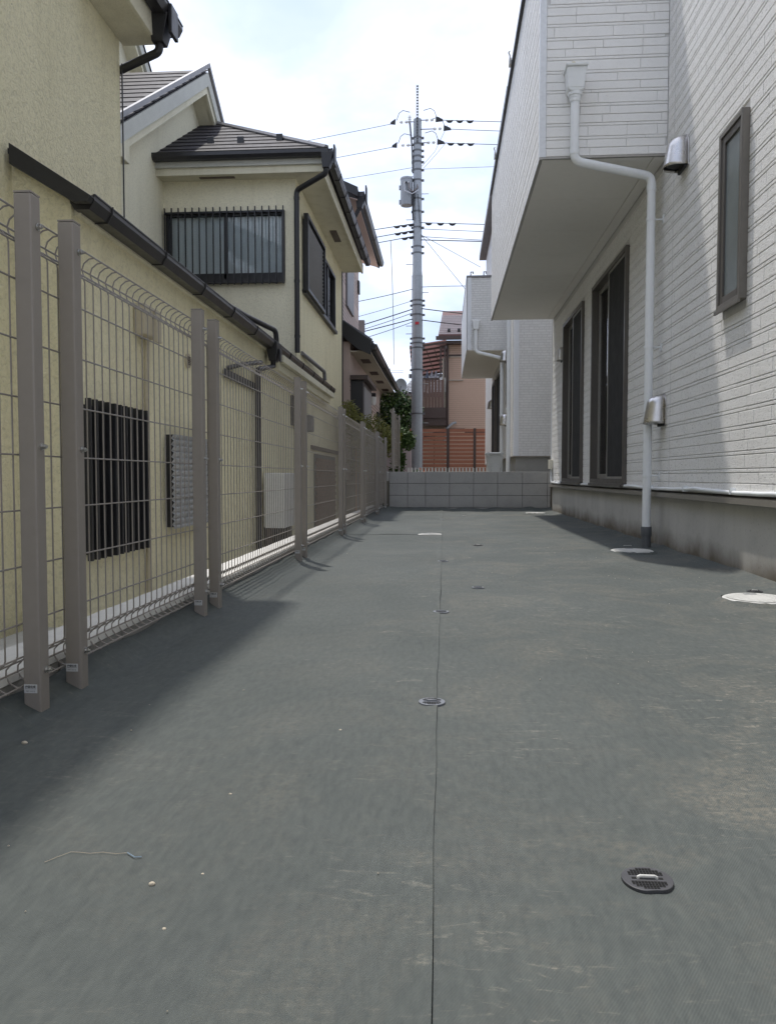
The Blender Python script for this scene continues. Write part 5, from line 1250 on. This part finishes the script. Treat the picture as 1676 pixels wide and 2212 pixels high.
part(MB().tube([(PX - .12, PY - .16, 9.6), (PX - .14, PY - .15, 9.0), (PX - .13, PY - .15, 8.7)], .03, 6), 'cable_riser', 'cable_black', up_)
part(MB().tube([(PX + .02, PY - .16, 9.5), (PX + .08, PY - .16, 8.8), (PX + .12, PY - .16, 8.4)], .010, 5), 'lead_wire', 'cable_black', up_)
def strain(sx, z, off=.15):
    m = MB(); y = PY - .08
    for k in range(2):
        x0 = PX + sx * (off + .10 + k * .16)
        m.tube([(x0 + sx * .02 * i, y, z - .012 * i * sx * 0) for i in range(6)], [.02, .055, .03, .055, .03, .015], 10)
    part(m, 'strain_insulator', 'porcelain', up_, smooth=True)
    part(MB().tube([(PX + sx * .10, y, z), (PX + sx * (off + .10), y, z)], .014, 6), 'strain_rod', 'pole_band', up_)
    x = PX + sx * (off + .46)
    m = MB(); m.hexa([(x - .04, y - .04, z - .06), (x + .20 * sx, y - .02, z - .05), (x + .20 * sx, y + .02, z - .05), (x - .04, y + .04, z - .06), (x - .03, y - .03, z + .10), (x + .18 * sx, y - .02, z + .01), (x + .18 * sx, y + .02, z + .01), (x - .03, y + .03, z + .10)])
    part(m, 'wedge_clamp', 'cable_black', up_)
    part(MB().tube([(x, y, z + .06), (x - sx * .08, y, z + .28), (x - sx * .2, y, z + .36), (x - sx * .42, y, z + .30)], .010, 5), 'jumper', 'cable_black', up_)
strain(1, 11.82); strain(1, 11.54, .40); strain(1, 11.12, .2); strain(-1, 11.78, .2); strain(-1, 11.06, .15)
# cables
def P25(x, y): return ((x - 958) / 66.68, (1030 - y) / 66.68 + .57)
def cable(p0, p1, r, label, mat='cable_grey', sag=.03, beads=0, ext=4.):
    a, b = P25(*p0), P25(*p1); t = thing('overhead_cable', label, 'cable', (a[0], PY - .08, a[1]), 'overhead cables on the utility pole') if beads else None
    pts = []; N = 22
    for i in range(N + 1):
        k = i / N * ext; pts.append((a[0] + (b[0] - a[0]) * k, PY - .08 + .02 * k, a[1] + (b[1] - a[1]) * k - sag * 4 * (i / N) * (1 - i / N)))
    mb = MB().tube(pts, r, 5)
    if not beads: return single(mb, 'overhead_cable', mat, label, 'cable', 'overhead cables on the utility pole', loc=pts[0])
    part(mb, 'strand', mat, t)
    for k in range(beads):
        q = .12 + k * .16; p = Vector((a[0] + (b[0] - a[0]) * q, PY - .08, a[1] + (b[1] - a[1]) * q))
        dv = Vector((b[0] - a[0], 0, b[1] - a[1])).normalized() * .11
        part(MB().tube([p - dv, p - dv * .5 - Vector((0, 0, .035)), p - Vector((0, 0, .045)), p + dv * .5 - Vector((0, 0, .035)), p + dv], [.012, .04, .045, .04, .012], 8), 'spacer', 'cable_black', t)
cable((952, 281), (1085, 287), .011, 'highest overhead cable right of the pole, with three spacers', beads=3)
cable((968, 300), (1085, 306), .010, 'second overhead cable right of the pole, without spacers')
cable((955, 328), (1085, 334), .011, 'third overhead cable right of the pole, with spacers', beads=3)
cable((903, 381), (1070, 378), .007, 'thin level earth wire right of the transformer')
cable((849, 285), (690, 309), .008, 'highest overhead cable left of the pole')
cable((852, 333), (722, 351), .008, 'second overhead cable left of the pole')
cable((892, 377), (752, 394), .007, 'thin overhead wire left of the transformer')
cable((906, 492), (1062, 498), .013, 'low voltage cable right of the pole, upper of three', beads=3)
cable((906, 505), (1058, 513), .010, 'low voltage cable right of the pole, middle of three')
cable((906, 521), (1056, 531), .010, 'low voltage cable right of the pole, lower of three')
cable((906, 528), (1056, 532), .016, 'thick black telephone cable right of the pole below the low voltage cables', 'cable_black', .05)
cable((899, 493), (806, 503), .013, 'low voltage cable left of the pole, upper of three', beads=3)
cable((899, 507), (810, 519), .013, 'low voltage cable left of the pole, middle of three', beads=3)
cable((899, 519), (812, 531), .013, 'low voltage cable left of the pole, lower of three', beads=2)
cable((895, 630), (776, 642), .011, 'telephone cable left of the pole just above the red plate', 'cable_black', .25)
cable((895, 654), (778, 676), .008, 'slim service wire left of the pole below the red plate', 'cable_grey', .2)
cable((894, 672), (776, 701), .016, 'thick communication cable left of the pole, upper of the pair', 'cable_black', .12)
cable((894, 680), (776, 706), .010, 'communication cable left of the pole, lower of the pair', 'cable_black', .22)
cable((894, 693), (776, 716), .016, 'lowest thick communication cable left of the pole', 'cable_black', .1)
cable((894, 699), (776, 721), .010, 'lowest slim communication cable left of the pole', 'cable_black', .3)
cable((908, 627), (1000, 632), .010, 'telephone cable right of the pole beside the red plate', 'cable_black', -.12)
cable((908, 672), (1000, 680), .016, 'thick communication cable right of the pole, upper one', 'cable_black', .08)
cable((908, 696), (1000, 704), .016, 'thick communication cable right of the pole, lower one', 'cable_black', .08)
cable((906, 516), (1032, 586), .008, 'guy wire slanting down right towards the second white house', 'cable_grey', 0, ext=1.02)
cable((906, 514), (1002, 632), .008, 'steeper guy wire slanting down right from the pole', 'cable_grey', 0, ext=1.02)
def wire3(pts, r, label): return single(MB().tube(pts, r, 5), 'overhead_cable', 'cable_grey', label, 'cable', 'overhead cables on the utility pole', loc=pts[0])
z_ = lambda y: (1030 - y) / 66.68 + .57
wire3([(PX - .70 - .15, PY - .06, z_(527)), (-1.66, PY - .06, z_(600)), (-1.62, PY - .06, z_(700)), (-1.60, PY - .06, z_(790))], .010, 'slack drop wire hanging left of the pole')
wire3([(PX + .14, PY - .08, z_(375)), (PX + .55, PY - .06, z_(345)), (PX + .95, PY - .04, z_(290))], .006, 'thin wire looping up right from the transformer to the top cable')
wire3([(PX + .2, PY - .08, z_(379)), (PX + .6, PY - .06, z_(350)), (PX + .88, PY - .04, z_(328))], .006, 'thin wire looping up right from the transformer to the third cable')
# far antenna
an = thing('antenna', 'thin television antenna on a far roof left of the pole', 'antenna', (-3.2, 46, 4.5))
m = MB(); m.tube([(-3.2, 46, 4.5), (-3.2, 46, 7.0)], .02, 5)
for z in (6.9, 6.75): m.tube([(-3.6, 46, z), (-2.4, 46, z - .02)], .014, 4)
part(m, 'mast', 'cable_grey', an)
